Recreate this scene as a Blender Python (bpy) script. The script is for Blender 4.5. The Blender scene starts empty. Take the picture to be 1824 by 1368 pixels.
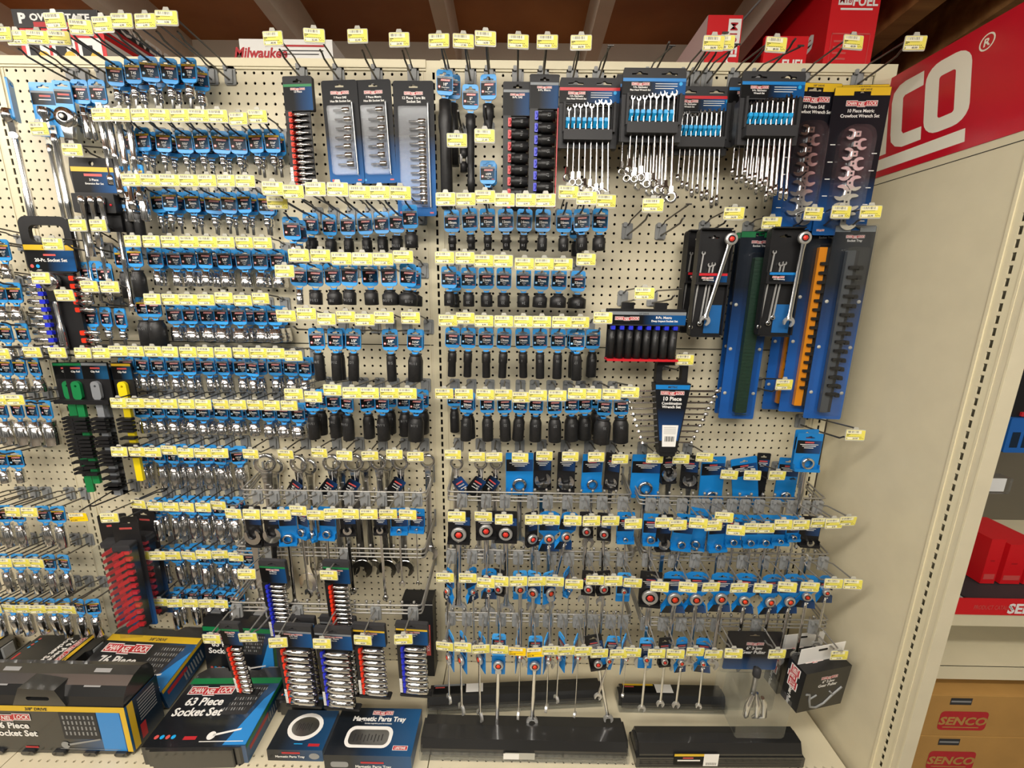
import bpy, math, random
from mathutils import Vector, Matrix
from mathutils.geometry import tessellate_polygon
R=random.Random(7)
U=0.0254                                   # everything below is measured in inches
sc=bpy.context.scene
COL=sc.collection
# ------------------------------------------------------------------ camera
F=731.04; PITCH=0.213931; YAW=0.006298; ROLL=0.0137855; CX=9.2349; CZ=61.9819; DD=50.3421
_cp,_sp,_cy,_sy=math.cos(PITCH),math.sin(PITCH),math.cos(YAW),math.sin(YAW)
FW=Vector((-_sy*_cp,_cy*_cp,-_sp)); _r=Vector((_cy,_sy,0)); _u=_r.cross(FW)
RT=_r*math.cos(ROLL)+_u*math.sin(ROLL); UP=-_r*math.sin(ROLL)+_u*math.cos(ROLL)
EYE=Vector((CX,-DD,CZ))
cd=bpy.data.cameras.new('camera'); cam=bpy.data.objects.new('camera',cd); COL.objects.link(cam)
cd.sensor_fit='HORIZONTAL'; cd.sensor_width=36; cd.lens=F/1824*36; cd.clip_start=.02; cd.clip_end=60
cam.matrix_world=Matrix.Translation(EYE*U)@Matrix((RT,UP,-FW)).transposed().to_4x4()
sc.camera=cam
# ------------------------------------------------------------------ world, lights, exposure
w=bpy.data.worlds.new('world'); sc.world=w; w.use_nodes=True
nt=w.node_tree; bg=nt.nodes['Background']
tc=nt.nodes.new('ShaderNodeTexCoord'); sx=nt.nodes.new('ShaderNodeSeparateXYZ'); cr=nt.nodes.new('ShaderNodeValToRGB'); mr=nt.nodes.new('ShaderNodeMapRange')
mr.inputs[1].default_value=-1; mr.inputs[2].default_value=1
nt.links.new(tc.outputs['Generated'],sx.inputs[0]); nt.links.new(sx.outputs[2],mr.inputs[0]); nt.links.new(mr.outputs[0],cr.inputs[0]); nt.links.new(cr.outputs[0],bg.inputs[0])
cr.color_ramp.elements[0].color=(.035,.03,.024,1); cr.color_ramp.elements[1].color=(.55,.52,.46,1); _e=cr.color_ramp.elements.new(.52); _e.color=(.2,.185,.16,1); _e=cr.color_ramp.elements.new(.72); _e.color=(.4,.38,.33,1)
_n=nt.nodes.new('ShaderNodeTexNoise'); _n.inputs['Scale'].default_value=5; _n.inputs['Detail'].default_value=1
_m=nt.nodes.new('ShaderNodeMapping'); _m.inputs['Scale'].default_value=(1,1,.18); nt.links.new(tc.outputs['Generated'],_m.inputs[0]); nt.links.new(_m.outputs[0],_n.inputs['Vector'])
_c=nt.nodes.new('ShaderNodeValToRGB'); _c.color_ramp.elements[0].position=.44; _c.color_ramp.elements[1].position=.56; _c.color_ramp.elements[0].color=(.08,.08,.08,1); _c.color_ramp.elements[1].color=(1.25,1.25,1.25,1)
nt.links.new(_n.outputs[0],_c.inputs[0]); _x=nt.nodes.new('ShaderNodeMix'); _x.data_type='RGBA'; _x.blend_type='MULTIPLY'; _x.inputs[0].default_value=1
nt.links.new(cr.outputs[0],_x.inputs[6]); nt.links.new(_c.outputs[0],_x.inputs[7]); nt.links.new(_x.outputs[2],bg.inputs[0])
bg.inputs[1].default_value=1.3
def strip(name,x,y,z,lx,ly,power,col=(1,.945,.85),rx=0):
    l=bpy.data.lights.new(name,'AREA'); l.shape='RECTANGLE'; l.size=lx*U; l.size_y=ly*U; l.energy=power; l.color=col
    o=bpy.data.objects.new(name,l); COL.objects.link(o); o.location=(x*U,y*U,z*U); o.rotation_euler=(math.radians(rx),0,0); return o
strip('tube_light',2,-54,102,100,9,58)
strip('tube_light',-112,-60,104,90,6,24)
strip('tube_light',-10,-112,109,150,9,56)
strip('ceiling_fill_far',-10,-125,104,150,9,58,rx=84)  # added lamp tilted towards the wall to brighten the plywood ceiling
strip('ceiling_fill_side',-95,-50,99,60,14,30,rx=96)  # added lamp for the ceiling, set aside to stay out of reflections
strip('ceiling_fill_side',118,-50,99,50,14,22,rx=96)  # matching added ceiling lamp on the right
strip('tube_light',130,-40,108,90,9,12)
strip('tube_light',-30,-190,112,160,9,26,rx=40)  # unseen farther strip, added for highlights on the chrome
sc.view_settings.view_transform='Standard'; sc.view_settings.look='None'; sc.view_settings.gamma=1; sc.view_settings.use_curve_mapping=False
sc.view_settings.exposure=-0.1
# ------------------------------------------------------------------ helpers
def ray(x,y): return FW*F+RT*(x-912)-UP*(y-684)
def at(x,y,d):                              # pixel of the photograph -> point on the plane d inches in front of the board
    v=ray(x,y); return EYE+v*((-d-EYE.y)/v.y)
def atX(x,y,X): v=ray(x,y); return EYE+v*((X-EYE.x)/v.x)
def atZ(x,y,Z): v=ray(x,y); return EYE+v*((Z-EYE.z)/v.z)
def pxof(P): d=Vector(P)-EYE; z=d.dot(FW); return (912+F*d.dot(RT)/z,684-F*d.dot(UP)/z)
def srgb(h):
    if isinstance(h,str): h=[int(h[i:i+2],16)/255 for i in (0,2,4)]
    return tuple(c/12.92 if c<=.04045 else ((c+.055)/1.055)**2.4 for c in h)+(1,)
MATS={}
def mat(name,col,rough=.5,metal=0,spec=.5,trans=0,alpha=1,noise=0,nscale=30,col2=None,axis=0,lo=0,hi=1,bump=0,emit=0,coat=0,tex='noise',stretch=None):
    if name in MATS: return MATS[name]
    m=bpy.data.materials.new(name); m.use_nodes=True; n=m.node_tree; b=n.nodes['Principled BSDF']; L=n.links.new
    c=srgb(col); b.inputs['Base Color'].default_value=c; b.inputs['Roughness'].default_value=rough; b.inputs['Metallic'].default_value=metal
    b.inputs['Specular IOR Level'].default_value=spec; b.inputs['Transmission Weight'].default_value=trans; b.inputs['Alpha'].default_value=alpha
    b.inputs['Coat Weight'].default_value=coat; b.inputs['Coat Roughness'].default_value=.08
    t=n.nodes.new('ShaderNodeTexCoord')
    if col2 and not noise:                 # a printed blend across the thing, fixed to the thing
        s=n.nodes.new('ShaderNodeSeparateXYZ'); r=n.nodes.new('ShaderNodeMapRange'); x=n.nodes.new('ShaderNodeMix'); x.data_type='RGBA'
        r.inputs[1].default_value=lo*U; r.inputs[2].default_value=hi*U
        L(t.outputs['Object'],s.inputs[0]); L(s.outputs[axis],r.inputs[0]); L(r.outputs[0],x.inputs[0])
        x.inputs[6].default_value=c; x.inputs[7].default_value=srgb(col2); L(x.outputs[2],b.inputs['Base Color'])
    elif noise:
        z=n.nodes.new('ShaderNodeTexNoise'); z.inputs['Scale'].default_value=nscale; z.inputs['Detail'].default_value=6
        if stretch:
            mp=n.nodes.new('ShaderNodeMapping'); mp.inputs['Scale'].default_value=stretch; L(t.outputs['Object'],mp.inputs[0]); L(mp.outputs[0],z.inputs['Vector'])
        else: L(t.outputs['Object'],z.inputs['Vector'])
        x=n.nodes.new('ShaderNodeMix'); x.data_type='RGBA'; c2=srgb(col2) if col2 else tuple(v*(1-noise) for v in c[:3])+(1,)
        rr=n.nodes.new('ShaderNodeMapRange'); rr.inputs[1].default_value=.35; rr.inputs[2].default_value=.65
        L(z.outputs[0],rr.inputs[0]); L(rr.outputs[0],x.inputs[0]); x.inputs[6].default_value=c; x.inputs[7].default_value=c2; L(x.outputs[2],b.inputs['Base Color'])
        if bump:
            bp=n.nodes.new('ShaderNodeBump'); bp.inputs['Strength'].default_value=bump; bp.inputs['Distance'].default_value=.002; L(z.outputs[0],bp.inputs['Height']); L(bp.outputs[0],b.inputs['Normal'])
    MATS[name]=m; return m
class G:                                    # collects shapes (inches) into ONE mesh
    def __init__(s): s.v=[]; s.f=[]; s.m=[]; s.mats=[]; s.sm=[]; s.T=Matrix.Identity(4)
    def mi(s,m):
        if m not in s.mats: s.mats.append(m)
        return s.mats.index(m)
    def add(s,vs,fs,m,smooth=False):
        k=len(s.v); T=s.T; s.v+=[tuple(T@Vector(p)) for p in vs]; i=s.mi(m)
        for f in fs: s.f.append(tuple(k+a for a in f)); s.m.append(i); s.sm.append(smooth)
        return s
    def box(s,x0,x1,y0,y1,z0,z1,m,bev=0):
        if bev:
            o=[(x0+bev,z0),(x1-bev,z0),(x1,z0+bev),(x1,z1-bev),(x1-bev,z1),(x0+bev,z1),(x0,z1-bev),(x0,z0+bev)]
            return s.prism(o,y0,y1,m)
        v=[(x,y,z) for x in (x0,x1) for y in (y0,y1) for z in (z0,z1)]
        return s.add(v,[(0,1,3,2),(4,6,7,5),(0,4,5,1),(2,3,7,6),(0,2,6,4),(1,5,7,3)],m)
    def prism(s,o,y0,y1,m,holes=(),axis='y'):
        loops=[list(o)]+[list(h) for h in holes]
        P=(lambda a,b,c:(a,c,b)) if axis=='y' else ((lambda a,b,c:(c,a,b)) if axis=='x' else (lambda a,b,c:(a,b,c)))
        tri=tessellate_polygon([[Vector((a,b,0)) for a,b in l] for l in loops]); flat=[p for l in loops for p in l]; n=len(flat)
        vs=[P(a,b,y0) for a,b in flat]+[P(a,b,y1) for a,b in flat]; fs=[t for t in tri]+[tuple(i+n for i in reversed(t)) for t in tri]
        k=0
        for l in loops:
            for i in range(len(l)): j=(i+1)%len(l); fs.append((k+i,k+j,k+j+n,k+i+n))
            k+=len(l)
        return s.add(vs,fs,m)
    def plate(s,o,y,m,holes=()):            # one thin printed face at depth y facing -y
        loops=[list(o)]+[list(h) for h in holes]; tri=tessellate_polygon([[Vector((a,b,0)) for a,b in l] for l in loops])
        return s.add([(a,y,b) for l in loops for a,b in l],tri,m)
    def quad(s,x0,x1,z0,z1,y,m): return s.add([(x0,y,z0),(x1,y,z0),(x1,y,z1),(x0,y,z1)],[(0,1,2,3)],m)
    def tube(s,pts,r,m,n=8,cap=True):
        pts=[Vector(p) for p in pts]; rs=r if isinstance(r,(list,tuple)) else [r]*len(pts); vs=[];fs=[]
        up=None
        for i,p in enumerate(pts):
            a=(pts[min(i+1,len(pts)-1)]-pts[max(i-1,0)]).normalized()
            if up is None: up=a.orthogonal().normalized()
            e=(up-a*up.dot(a)).normalized(); g=a.cross(e); up=e
            for k in range(n): t=2*math.pi*k/n; vs.append(p+(e*math.cos(t)+g*math.sin(t))*rs[i])
        for i in range(len(pts)-1):
            for k in range(n): q=(k+1)%n; fs.append((i*n+k,i*n+q,(i+1)*n+q,(i+1)*n+k))
        s.add(vs,fs,m,True)
        if cap: s.add([vs[k] for k in range(n)],[tuple(range(n))],m); s.add(vs[-n:],[tuple(range(n))],m)
        return s
    def lathe(s,prof,m,n=20,c=(0,0,0),axis='z'):   # prof [(r,h)]
        vs=[];fs=[]
        for r,h in prof:
            for k in range(n):
                t=2*math.pi*k/n; a,b=r*math.cos(t),r*math.sin(t)
                vs.append({'z':(c[0]+a,c[1]+b,c[2]+h),'y':(c[0]+a,c[1]+h,c[2]+b),'x':(c[0]+h,c[1]+a,c[2]+b)}[axis])
        for i in range(len(prof)-1):
            for k in range(n): q=(k+1)%n; fs.append((i*n+k,i*n+q,(i+1)*n+q,(i+1)*n+k))
        s.add(vs,fs,m,True)
        if prof[0]==prof[-1]: return s
        if prof[0][0]>0: s.add(vs[:n],[tuple(range(n))],m)
        if prof[-1][0]>0: s.add(vs[-n:],[tuple(range(n))],m)
        return s
    def text(s,t,size,x,z,y,m,al='c',bold=.02,it=0,sxx=1,plane=None):
        vs,fs,w=textgeo(t,bold,it); k={'c':-w/2,'l':0,'r':-w}[al]
        return s.add([(x+(a+k)*size*sxx,y,z+b*size) for a,b in vs],fs,m)
    def join(s,o):
        k=len(s.v); s.v+=o.v; mp=[s.mi(m) for m in o.mats]; s.f+=[tuple(a+k for a in f) for f in o.f]; s.m+=[mp[i] for i in o.m]; s.sm+=o.sm; return s
    def mesh(s,name):
        me=bpy.data.meshes.new(name); me.from_pydata([(a*U,b*U,c*U) for a,b,c in s.v],[],s.f)
        for m in s.mats: me.materials.append(m)
        me.polygons.foreach_set('material_index',s.m); me.polygons.foreach_set('use_smooth',s.sm); me.update(); return me
TX={}
def textgeo(t,bold=.02,it=0):
    k=(t,bold,it)
    if k in TX: return TX[k]
    cu=bpy.data.curves.new('t','FONT'); cu.body=t; cu.size=1; cu.resolution_u=2; cu.offset=bold; cu.shear=it; cu.space_character=.97+bold
    o=bpy.data.objects.new('t',cu); COL.objects.link(o); dg=bpy.context.evaluated_depsgraph_get(); me=o.evaluated_get(dg).to_mesh()
    vs=[(v.co.x,v.co.y) for v in me.vertices]; fs=[tuple(p.vertices) for p in me.polygons]
    w=max([a for a,b in vs] or [0]); o.evaluated_get(dg).to_mesh_clear(); bpy.data.objects.remove(o); bpy.data.curves.remove(cu)
    TX[k]=(vs,fs,w); return TX[k]
def rrect(x0,x1,z0,z1,r,n=4):
    o=[]
    for cx,cz,a0 in ((x1-r,z0+r,-90),(x1-r,z1-r,0),(x0+r,z1-r,90),(x0+r,z0+r,180)):
        for i in range(n+1): a=math.radians(a0+90*i/n); o.append((cx+r*math.cos(a),cz+r*math.sin(a)))
    return o
def circ(x,z,r,n=16,a0=0): return [(x+r*math.cos(a0+2*math.pi*i/n),z+r*math.sin(a0+2*math.pi*i/n)) for i in range(n)]
# things, parts and sub-parts.  a kit is a list of (part name, mesh, label or None, [sub-kits])
def part(name,g,label=None,subs=()): return (name,g if isinstance(g,bpy.types.Mesh) else g.mesh(name),label,list(subs))
def _put(k,parent):
    o=bpy.data.objects.new(k[0],k[1]); COL.objects.link(o); o.parent=parent
    if k[2]: o['label']=k[2]
    for q in k[3]: _put(q,o)
    return o
def rotm(rz=0,rx=0,ry=0): return Matrix.Rotation(math.radians(rz),4,'Z')@Matrix.Rotation(math.radians(rx),4,'X')@Matrix.Rotation(math.radians(ry),4,'Y')
def thing(name,kit,label,cat,loc,rz=0,rx=0,ry=0,group=None,s=1):
    o=bpy.data.objects.new(name,None); COL.objects.link(o); o.empty_display_size=.01
    o.matrix_world=Matrix.Translation(Vector(loc)*U)@rotm(rz,rx,ry)@Matrix.Scale(s,4)
    for k in kit: _put(k,o)
    o['label']=label; o['category']=cat
    if group: o['group']=group
    return o
def single(name,g,label,cat,loc=(0,0,0),rz=0,rx=0,ry=0,group=None,kind=None):
    o=bpy.data.objects.new(name,g if isinstance(g,bpy.types.Mesh) else g.mesh(name)); COL.objects.link(o)
    o.matrix_world=Matrix.Translation(Vector(loc)*U)@rotm(rz,rx,ry)
    if kind: o['kind']=kind
    if label: o['label']=label
    if cat: o['category']=cat
    if group: o['group']=group
    return o
def struct(name,g,loc=(0,0,0)): return single(name,g,None,None,loc,kind='structure')
def fit3(P,Q,Rr,w,h):                       # plane through three corners: origin P, x towards Q, z towards Rr
    pass
# ------------------------------------------------------------------ materials
BEIGE=mat('beige_enamel','d5ccb0',.42,noise=.05,nscale=14)
BEIGE2=mat('beige_enamel_trim','dcd3b4',.35,noise=.04,nscale=9)
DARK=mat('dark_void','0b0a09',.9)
GREY=mat('grey_hook_plastic','8b8d8d',.4)
WIRE=mat('dark_zinc_wire','6a6866',.32,metal=.85)
WIRE2=mat('pale_lit_zinc_wire','9f9d98',.36,metal=.6)  # light on crossbar hooks put into the colour; crossbars share this pale zinc
DCHR=mat('dim_reflection_chrome','8c8d90',.2,metal=1)  # darker chrome for rack wrench heads, their dim reflection put into the colour
BSTL=mat('bright_steel','cfcfcd',.36,metal=.75)
CHROME=mat('chrome','dcdcdc',.15,metal=1)
STEEL=mat('satin_steel','a5a5a3',.3,metal=1)
IMP=mat('black_impact_steel','2c2c2d',.42,metal=.35,noise=.25,nscale=120)
IMPT=mat('etched_grey','77787a',.5)
BLUE=mat('blue_plastic','3a9ee8',.34)
BLUED=mat('blue_print_card','0f7ac4',.4)
BLK=mat('black_plastic','1a1a1c',.42,spec=.35)
BLK2=mat('charcoal_plastic','353537',.5,spec=.22)
LBL=mat('label_print','08090b',.4,spec=.22,col2='14476b',axis=0,lo=-.2,hi=.85)
LBLW=mat('wide_label_print','0a0b0d',.42,spec=.2,col2='0f4f8a',axis=0,lo=-.5,hi=2.1)
NAVY=mat('navy_print','0b2236',.3,col2='11507f',axis=2,lo=0,hi=-6)
REDL=mat('logo_red','b3242c',.4)
PINK=mat('logo_small_red','c9524e',.45)
WHITE=mat('white_print','e9e8e4',.45)
YEL=mat('label_yellow','e6dc60',.5)
YELD=mat('drive_yellow','d9b325',.4)
SALE=mat('sale_yellow','ffd400',.4)
PAPER=mat('tag_paper','ebe8cc',.5)
INK=mat('ink','2a2a2c',.6)
GSTR=mat('grey_stripe','7d8388',.45)
GRN=mat('green_print','117a42',.4)
RED=mat('red_plastic','c3202a',.35)
REDO=mat('orange_red_plastic','e03418',.35)
CBLUE=mat('clip_blue_plastic','2430c8',.35)
SKYB=mat('sky_blue_clip','1fa0e0',.35)
def clearmat(name,tint,f0):
    m=bpy.data.materials.new(name); m.use_nodes=True; n=m.node_tree; n.nodes.clear(); L=n.links.new
    o=n.nodes.new('ShaderNodeOutputMaterial'); x=n.nodes.new('ShaderNodeMixShader'); t=n.nodes.new('ShaderNodeBsdfTransparent'); g=n.nodes.new('ShaderNodeBsdfGlossy'); lw=n.nodes.new('ShaderNodeLayerWeight'); mr=n.nodes.new('ShaderNodeMapRange')
    t.inputs[0].default_value=tint+(1,); g.inputs['Roughness'].default_value=.2; g.inputs[0].default_value=(.8,.82,.85,1); lw.inputs[0].default_value=.35
    mr.inputs[3].default_value=f0; mr.inputs[4].default_value=.3; L(lw.outputs['Facing'],mr.inputs[0]); L(mr.outputs[0],x.inputs[0]); L(t.outputs[0],x.inputs[1]); L(g.outputs[0],x.inputs[2]); L(x.outputs[0],o.inputs[0]); return m
CLEAR=clearmat('clear_plastic',(.95,.96,.97),.012)
HOLD=mat('clear_tag_holder','c9c8bd',.2,alpha=.75)
# ------------------------------------------------------------------ the setting
def pegboard(x0,x1,z0,z1,Zr,Xr,y=0):
    """board with a hole on every inch; Xr/Zr are the offsets of the hole grid"""
    g=G(); vs=[];fs=[]
    xs=[x for x in [Xr+i for i in range(-80,80)] if x0+.6<x<x1-.6]; zs=[z for z in [Zr-i for i in range(-5,90)] if z0+.5<z<z1-.5]
    a0,a1,b0,b1=xs[0]-.5,xs[-1]+.5,zs[-1]-.5,zs[0]+.5
    r=.152; co=[(math.cos(math.pi/8*(2*i+1)),math.sin(math.pi/8*(2*i+1))) for i in range(8)]
    for x in xs:
        for z in zs:
            k=len(vs); vs+=[(x+r*c,y,z+r*s_) for c,s_ in co]+[(x+.5,y,z+.5),(x-.5,y,z+.5),(x-.5,y,z-.5),(x+.5,y,z-.5)]
            vs+=[(x+r*c,y+.1,z+r*s_) for c,s_ in co]
            fs+=[(k+8,k+9,k+1,k+0),(k+9,k+2,k+1),(k+9,k+10,k+3,k+2),(k+10,k+4,k+3),(k+10,k+11,k+5,k+4),(k+11,k+6,k+5),(k+11,k+8,k+7,k+6),(k+8,k+0,k+7)]
            fs+=[(k+i,k+(i+1)%8,k+12+(i+1)%8,k+12+i) for i in range(8)]
    g.add(vs,fs,BEIGE)
    for q in ((x0,a0,z0,z1),(a1,x1,z0,z1),(a0,a1,z0,b0),(a0,a1,b1,z1)): g.quad(q[0],q[1],q[2],q[3],y,BEIGE)
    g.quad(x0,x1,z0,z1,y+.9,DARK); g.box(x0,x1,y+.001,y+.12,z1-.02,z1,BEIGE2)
    return g
ZT=86.4; ZS=55.78; DK=9.2
n=0
for x0,x1 in ((-95.2,-48.8),(-47.2,-.8),(.8,47.4)):
    struct('wall_back',pegboard(x0,x1,ZS+.06,ZT-.75,85.1,.5),(0,0,0))
    struct('wall_back',pegboard(x0,x1,7.0,ZS-.06,85.1-1,.5),(0,0,0))
def upright(x,wid=1.6,z0=5,z1=ZT):
    g=G(); n_=int(z1-z0)-1; zs=[57.94-.0+i for i in range(-60,40) if z0+.6<57.94+i<z1-.8]
    vs=[];fs=[]
    for z in zs:
        k=len(vs); a,h=.13,.34
        vs+=[(x-a,-.1,z-h),(x+a,-.1,z-h),(x+a,-.1,z+h),(x-a,-.1,z+h),(x-wid/2,-.1,z-.5),(x+wid/2,-.1,z-.5),(x+wid/2,-.1,z+.5),(x-wid/2,-.1,z+.5)]
        vs+=[(x-a,-.01,z-h),(x+a,-.01,z-h),(x+a,-.01,z+h),(x-a,-.01,z+h)]
        fs+=[(k+4,k+5,k+1,k),(k+5,k+6,k+2,k+1),(k+6,k+7,k+3,k+2),(k+7,k+4,k,k+3)]+[(k+i,k+(i+1)%4,k+8+(i+1)%4,k+8+i) for i in range(4)]
    g.add(vs,fs,BEIGE2)
    g.quad(x-wid/2,x+wid/2,zs[-1]+.5,z1,-.1,BEIGE2); g.quad(x-wid/2,x+wid/2,z0,zs[0]-.5,-.1,BEIGE2)
    g.quad(x-wid/2,x+wid/2,z0,z1,.8,DARK)
    for sgn in (-1,1):
        xx=x+sgn*wid/2; g.add([(xx,-.1,z0),(xx,.8,z0),(xx,.8,z1),(xx,-.1,z1)],[(0,1,2,3)],BEIGE2)
        g.box(xx+sgn*.35-.03,xx+sgn*.35+.03,-.06,.0,z0,z1-.8,BEIGE2)
    g.quad(x-wid/2,x+wid/2,z1-.001,z1,-.1,BEIGE2)
    return g
for x in (-48,0,48): struct('trim_upright',upright(x))
# top rails
for i,(x0,x1) in enumerate(((-95.2,-48.8),(-47.2,-.8),(.8,47.2))):
    g=G(); g.box(x0,x1,-.28,.9,ZT-.78,ZT,BEIGE2); g.box(x0,x1,-.16,.5,ZT-1.0,ZT-.78,BEIGE2); struct('trim_top_rail',g)
g=G(); g.box(47.2,49.4,-.3,.9,ZT-2.2,ZT,BEIGE2); struct('trim_top_rail',g)
g=G(); g.box(-95.2,49,.95,1.4,5,ZT-.1,DARK); struct('trim_backing',g)
# base decks with two rows of perforations near the front, gaps between decks
def deck(x0,x1):
    g=G(); r=.15; y0,y1=-20.5,-.12; rows=[-13.15,-14.1,-16.1,-17.1]; z=DK
    ys=[y1]+[rows[0]+.45]
    g.quad(0,0,0,0,0,BEIGE) if False else None
    def flat(a0,a1,b0,b1): g.add([(a0,b0,z),(a1,b0,z),(a1,b1,z),(a0,b1,z)],[(0,1,2,3)],BEIGE)
    xs=[x0+1.5+i*1.0 for i in range(int(x1-x0-2))]; co=[(math.cos(math.pi/8*(2*i+1)),math.sin(math.pi/8*(2*i+1))) for i in range(8)]
    flat(x0,x1,rows[0]+.45,y1); flat(x0,x1,rows[1]-.45,rows[1]-.45); 
    flat(x0,x1,rows[2]+.45,rows[1]-.45); flat(x0,x1,y0,rows[3]-.45)
    for rw in rows:
        b0,b1=rw-.45 if rw not in(-13.15,) else rows[1]+.5*(rows[0]-rows[1]),rw+.45
        if rw==rows[1]: b1=rows[1]+.5*(rows[0]-rows[1])
        if rw==rows[2]: b0=(rows[2]+rows[3])/2
        if rw==rows[3]: b1=(rows[2]+rows[3])/2
        flat(x0,xs[0]-.5,b0,b1); flat(xs[-1]+.5,x1,b0,b1)
        for x in xs:
            v=[(x+r*c,rw+r*s_,z) for c,s_ in co]+[(x+.5,b1,z),(x-.5,b1,z),(x-.5,b0,z),(x+.5,b0,z)]+[(x+r*c,rw+r*s_,z-.25) for c,s_ in co]
            g.add(v,[(8,9,1,0),(9,2,1),(9,10,3,2),(10,4,3),(10,11,5,4),(11,6,5),(11,8,7,6),(8,0,7)]+[(i,(i+1)%8,12+(i+1)%8,12+i) for i in range(8)],BEIGE)
    g.box(x0,x1,y0-.05,y0+.02,z-3,z,BEIGE2)
    g.box(x0+.02,x1-.02,y0+.1,y1,z-1.6,z-1.5,DARK)
    for xx in (x0,x1): g.box(xx-.02,xx+.02,y0,y1,z-2.5,z-.001,BEIGE)
    return g
for x0,x1 in ((-95.9,-48.08),(-47.92,-.08),(.08,48.1)):
    struct('trim_base_deck',deck(x0,x1))
g=G(); g.box(-96,49,-20,-.2,.0,1.0,DARK); struct('trim_kick_base',g)
# end panel on the right, with its slotted front post
PX=49.0
def endpanel():
    g=G(); t=1.2
    g.box(PX,PX+t,-14.75,-.1,3,85.1,BEIGE); g.box(PX-.1,PX+t,-15.0,-14.75,3,85.1,BEIGE2)
    zs=[55.51-.0+i for i in range(-52,30)]; y=-15.72; a,h,wd=.15,.33,.72; vs=[];fs=[]
    for z in zs:
        k=len(vs)
        vs+=[(PX,y-a,z-h),(PX,y+a,z-h),(PX,y+a,z+h),(PX,y-a,z+h),(PX,y-wd,z-.5),(PX,y+wd,z-.5),(PX,y+wd,z+.5),(PX,y-wd,z+.5)]+[(PX+.09,y-a,z-h),(PX+.09,y+a,z-h),(PX+.09,y+a,z+h),(PX+.09,y-a,z+h)]
        fs+=[(k+4,k+5,k+1,k),(k+5,k+6,k+2,k+1),(k+6,k+7,k+3,k+2),(k+7,k+4,k,k+3)]+[(k+i,k+(i+1)%4,k+8+(i+1)%4,k+8+i) for i in range(4)]
    g.add(vs,fs,BEIGE2)
    g.box(PX+1.0,PX+1.02,y-wd,y+wd,3,85,DARK)
    g.box(PX-.05,PX+.02,-16.62,-16.44,3,85.3,BEIGE2); g.box(PX,PX+1.3,-17.35,-16.44,3,85.3,BEIGE); g.box(PX-.04,PX,-17.35,-17.2,3,85.3,BEIGE2)
    g.box(PX+1.22,PX+1.3,-17.3,-.1,3,85.3,BEIGE)
    g.box(PX-.03,PX,-17.2,-.1,74.40,74.46,DARK)
    return g
struct('wall_right',endpanel())
# red printed band on the end panel: text runs from the board (left) to the front (right)
REDB=mat('sign_red','bb1226',.3)
CREAM=mat('sign_cream','e6e2d2',.35)
YZ=Matrix(((0,1,0,0),(1,0,0,0),(0,0,1,0),(0,0,0,1)))   # (x,y,z)->(y,x,z): lay plates on the plane x = const
g=G(); g.T=YZ
g.box(-17.3,-.15,-.06,0,75.17,85.1,REDB)
def sl(pts): return [(-(u+.175*(84-z)),z) for u,z in pts]
def rr2(u0,u1,z0,z1,r,sq=()):              # slanted rounded rectangle, sq lists square corners (0=lower right..)
    o=rrect(u0,u1,z0,z1,r,5); return sl(o)
def pl(o,holes=()): g.plate(o,-.075,CREAM,holes)
pl(rr2(4.35,8.55,77.6,84.05,1.45),[rr2(5.7,7.2,78.85,82.65,.25)])
pl(sl([(4.15,84),(4.15,82.65),(2.2,82.6),(2.0,82.4),(2.0,79.1),(2.2,78.8),(4.15,78.75),(4.15,77.5),(2.1,77.5),(1.3,77.8),(.8,78.4),(.7,79.2),(.7,82.4),(.9,83.3),(1.5,83.85),(2.2,84)]))
pl(sl([(8.3,77.0),(8.3,75.84),(-1.25,75.84),(-1.05,77.0)])); pl([(-.2,84),(-.35,84),(-1.4,77.4),(-.2,77.4)])
cc=[(-(9.75+.62*math.cos(t*math.pi/12)),83.52+.66*math.sin(t*math.pi/12)) for t in range(24)]; ci=[(-(9.75+.5*math.cos(t*math.pi/12)),83.52+.54*math.sin(t*math.pi/12)) for t in range(24)]
pl(cc,[ci])
g.T=Matrix.Translation((-.078,-9.75,83.22))@Matrix(((0,1,0,0),(-1,0,0,0),(0,0,1,0),(0,0,0,1)))
g.text('R',.85,0,0,0,CREAM,bold=.03)
single('brand_sign',g,'red sign band with big cream letters CO and an underline on the end panel','sign',(PX,0,0))
g=G(); g.T=YZ
g.tube([(-.06,-9.3,70.9),(-.06,-9.35,68.6),(-.06,-9.6,68.5)],.035,DARK,6)
single('scratch_mark',g,'small dark L shaped scratch on the beige end panel','mark',(PX,0,0))
# ceiling: raw plywood over painted rafters, sloping up towards the aisle
PLY=mat('plywood','b87a44',.6,noise=1,nscale=1.6,col2='8a5228',stretch=(1,1,9))
RAFT=mat('painted_rafter','d8cab8',.55,noise=.15,nscale=6)
RAW=mat('raw_timber','c29158',.6,noise=1,nscale=2.2,col2='80542c',stretch=(.5,6,6))
WALLU=mat('painted_board_wall','c4b6a2',.55,noise=.12,nscale=5)
SL=.096; YB=22.
def zc(y): return 99.6+(YB-y)*SL
g=G(); g.add([(-140,YB+1,zc(YB+1)),(70,YB+1,zc(YB+1)),(70,-160,zc(-160)),(-140,-160,zc(-160))]+[(x,y,z+1) for x,y,z in [(-140,YB+1,zc(YB+1)),(70,YB+1,zc(YB+1)),(70,-160,zc(-160)),(-140,-160,zc(-160))]],[(0,1,2,3),(7,6,5,4),(0,4,5,1),(1,5,6,2),(2,6,7,3),(3,7,4,0)],PLY)
struct('ceiling',g)
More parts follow.
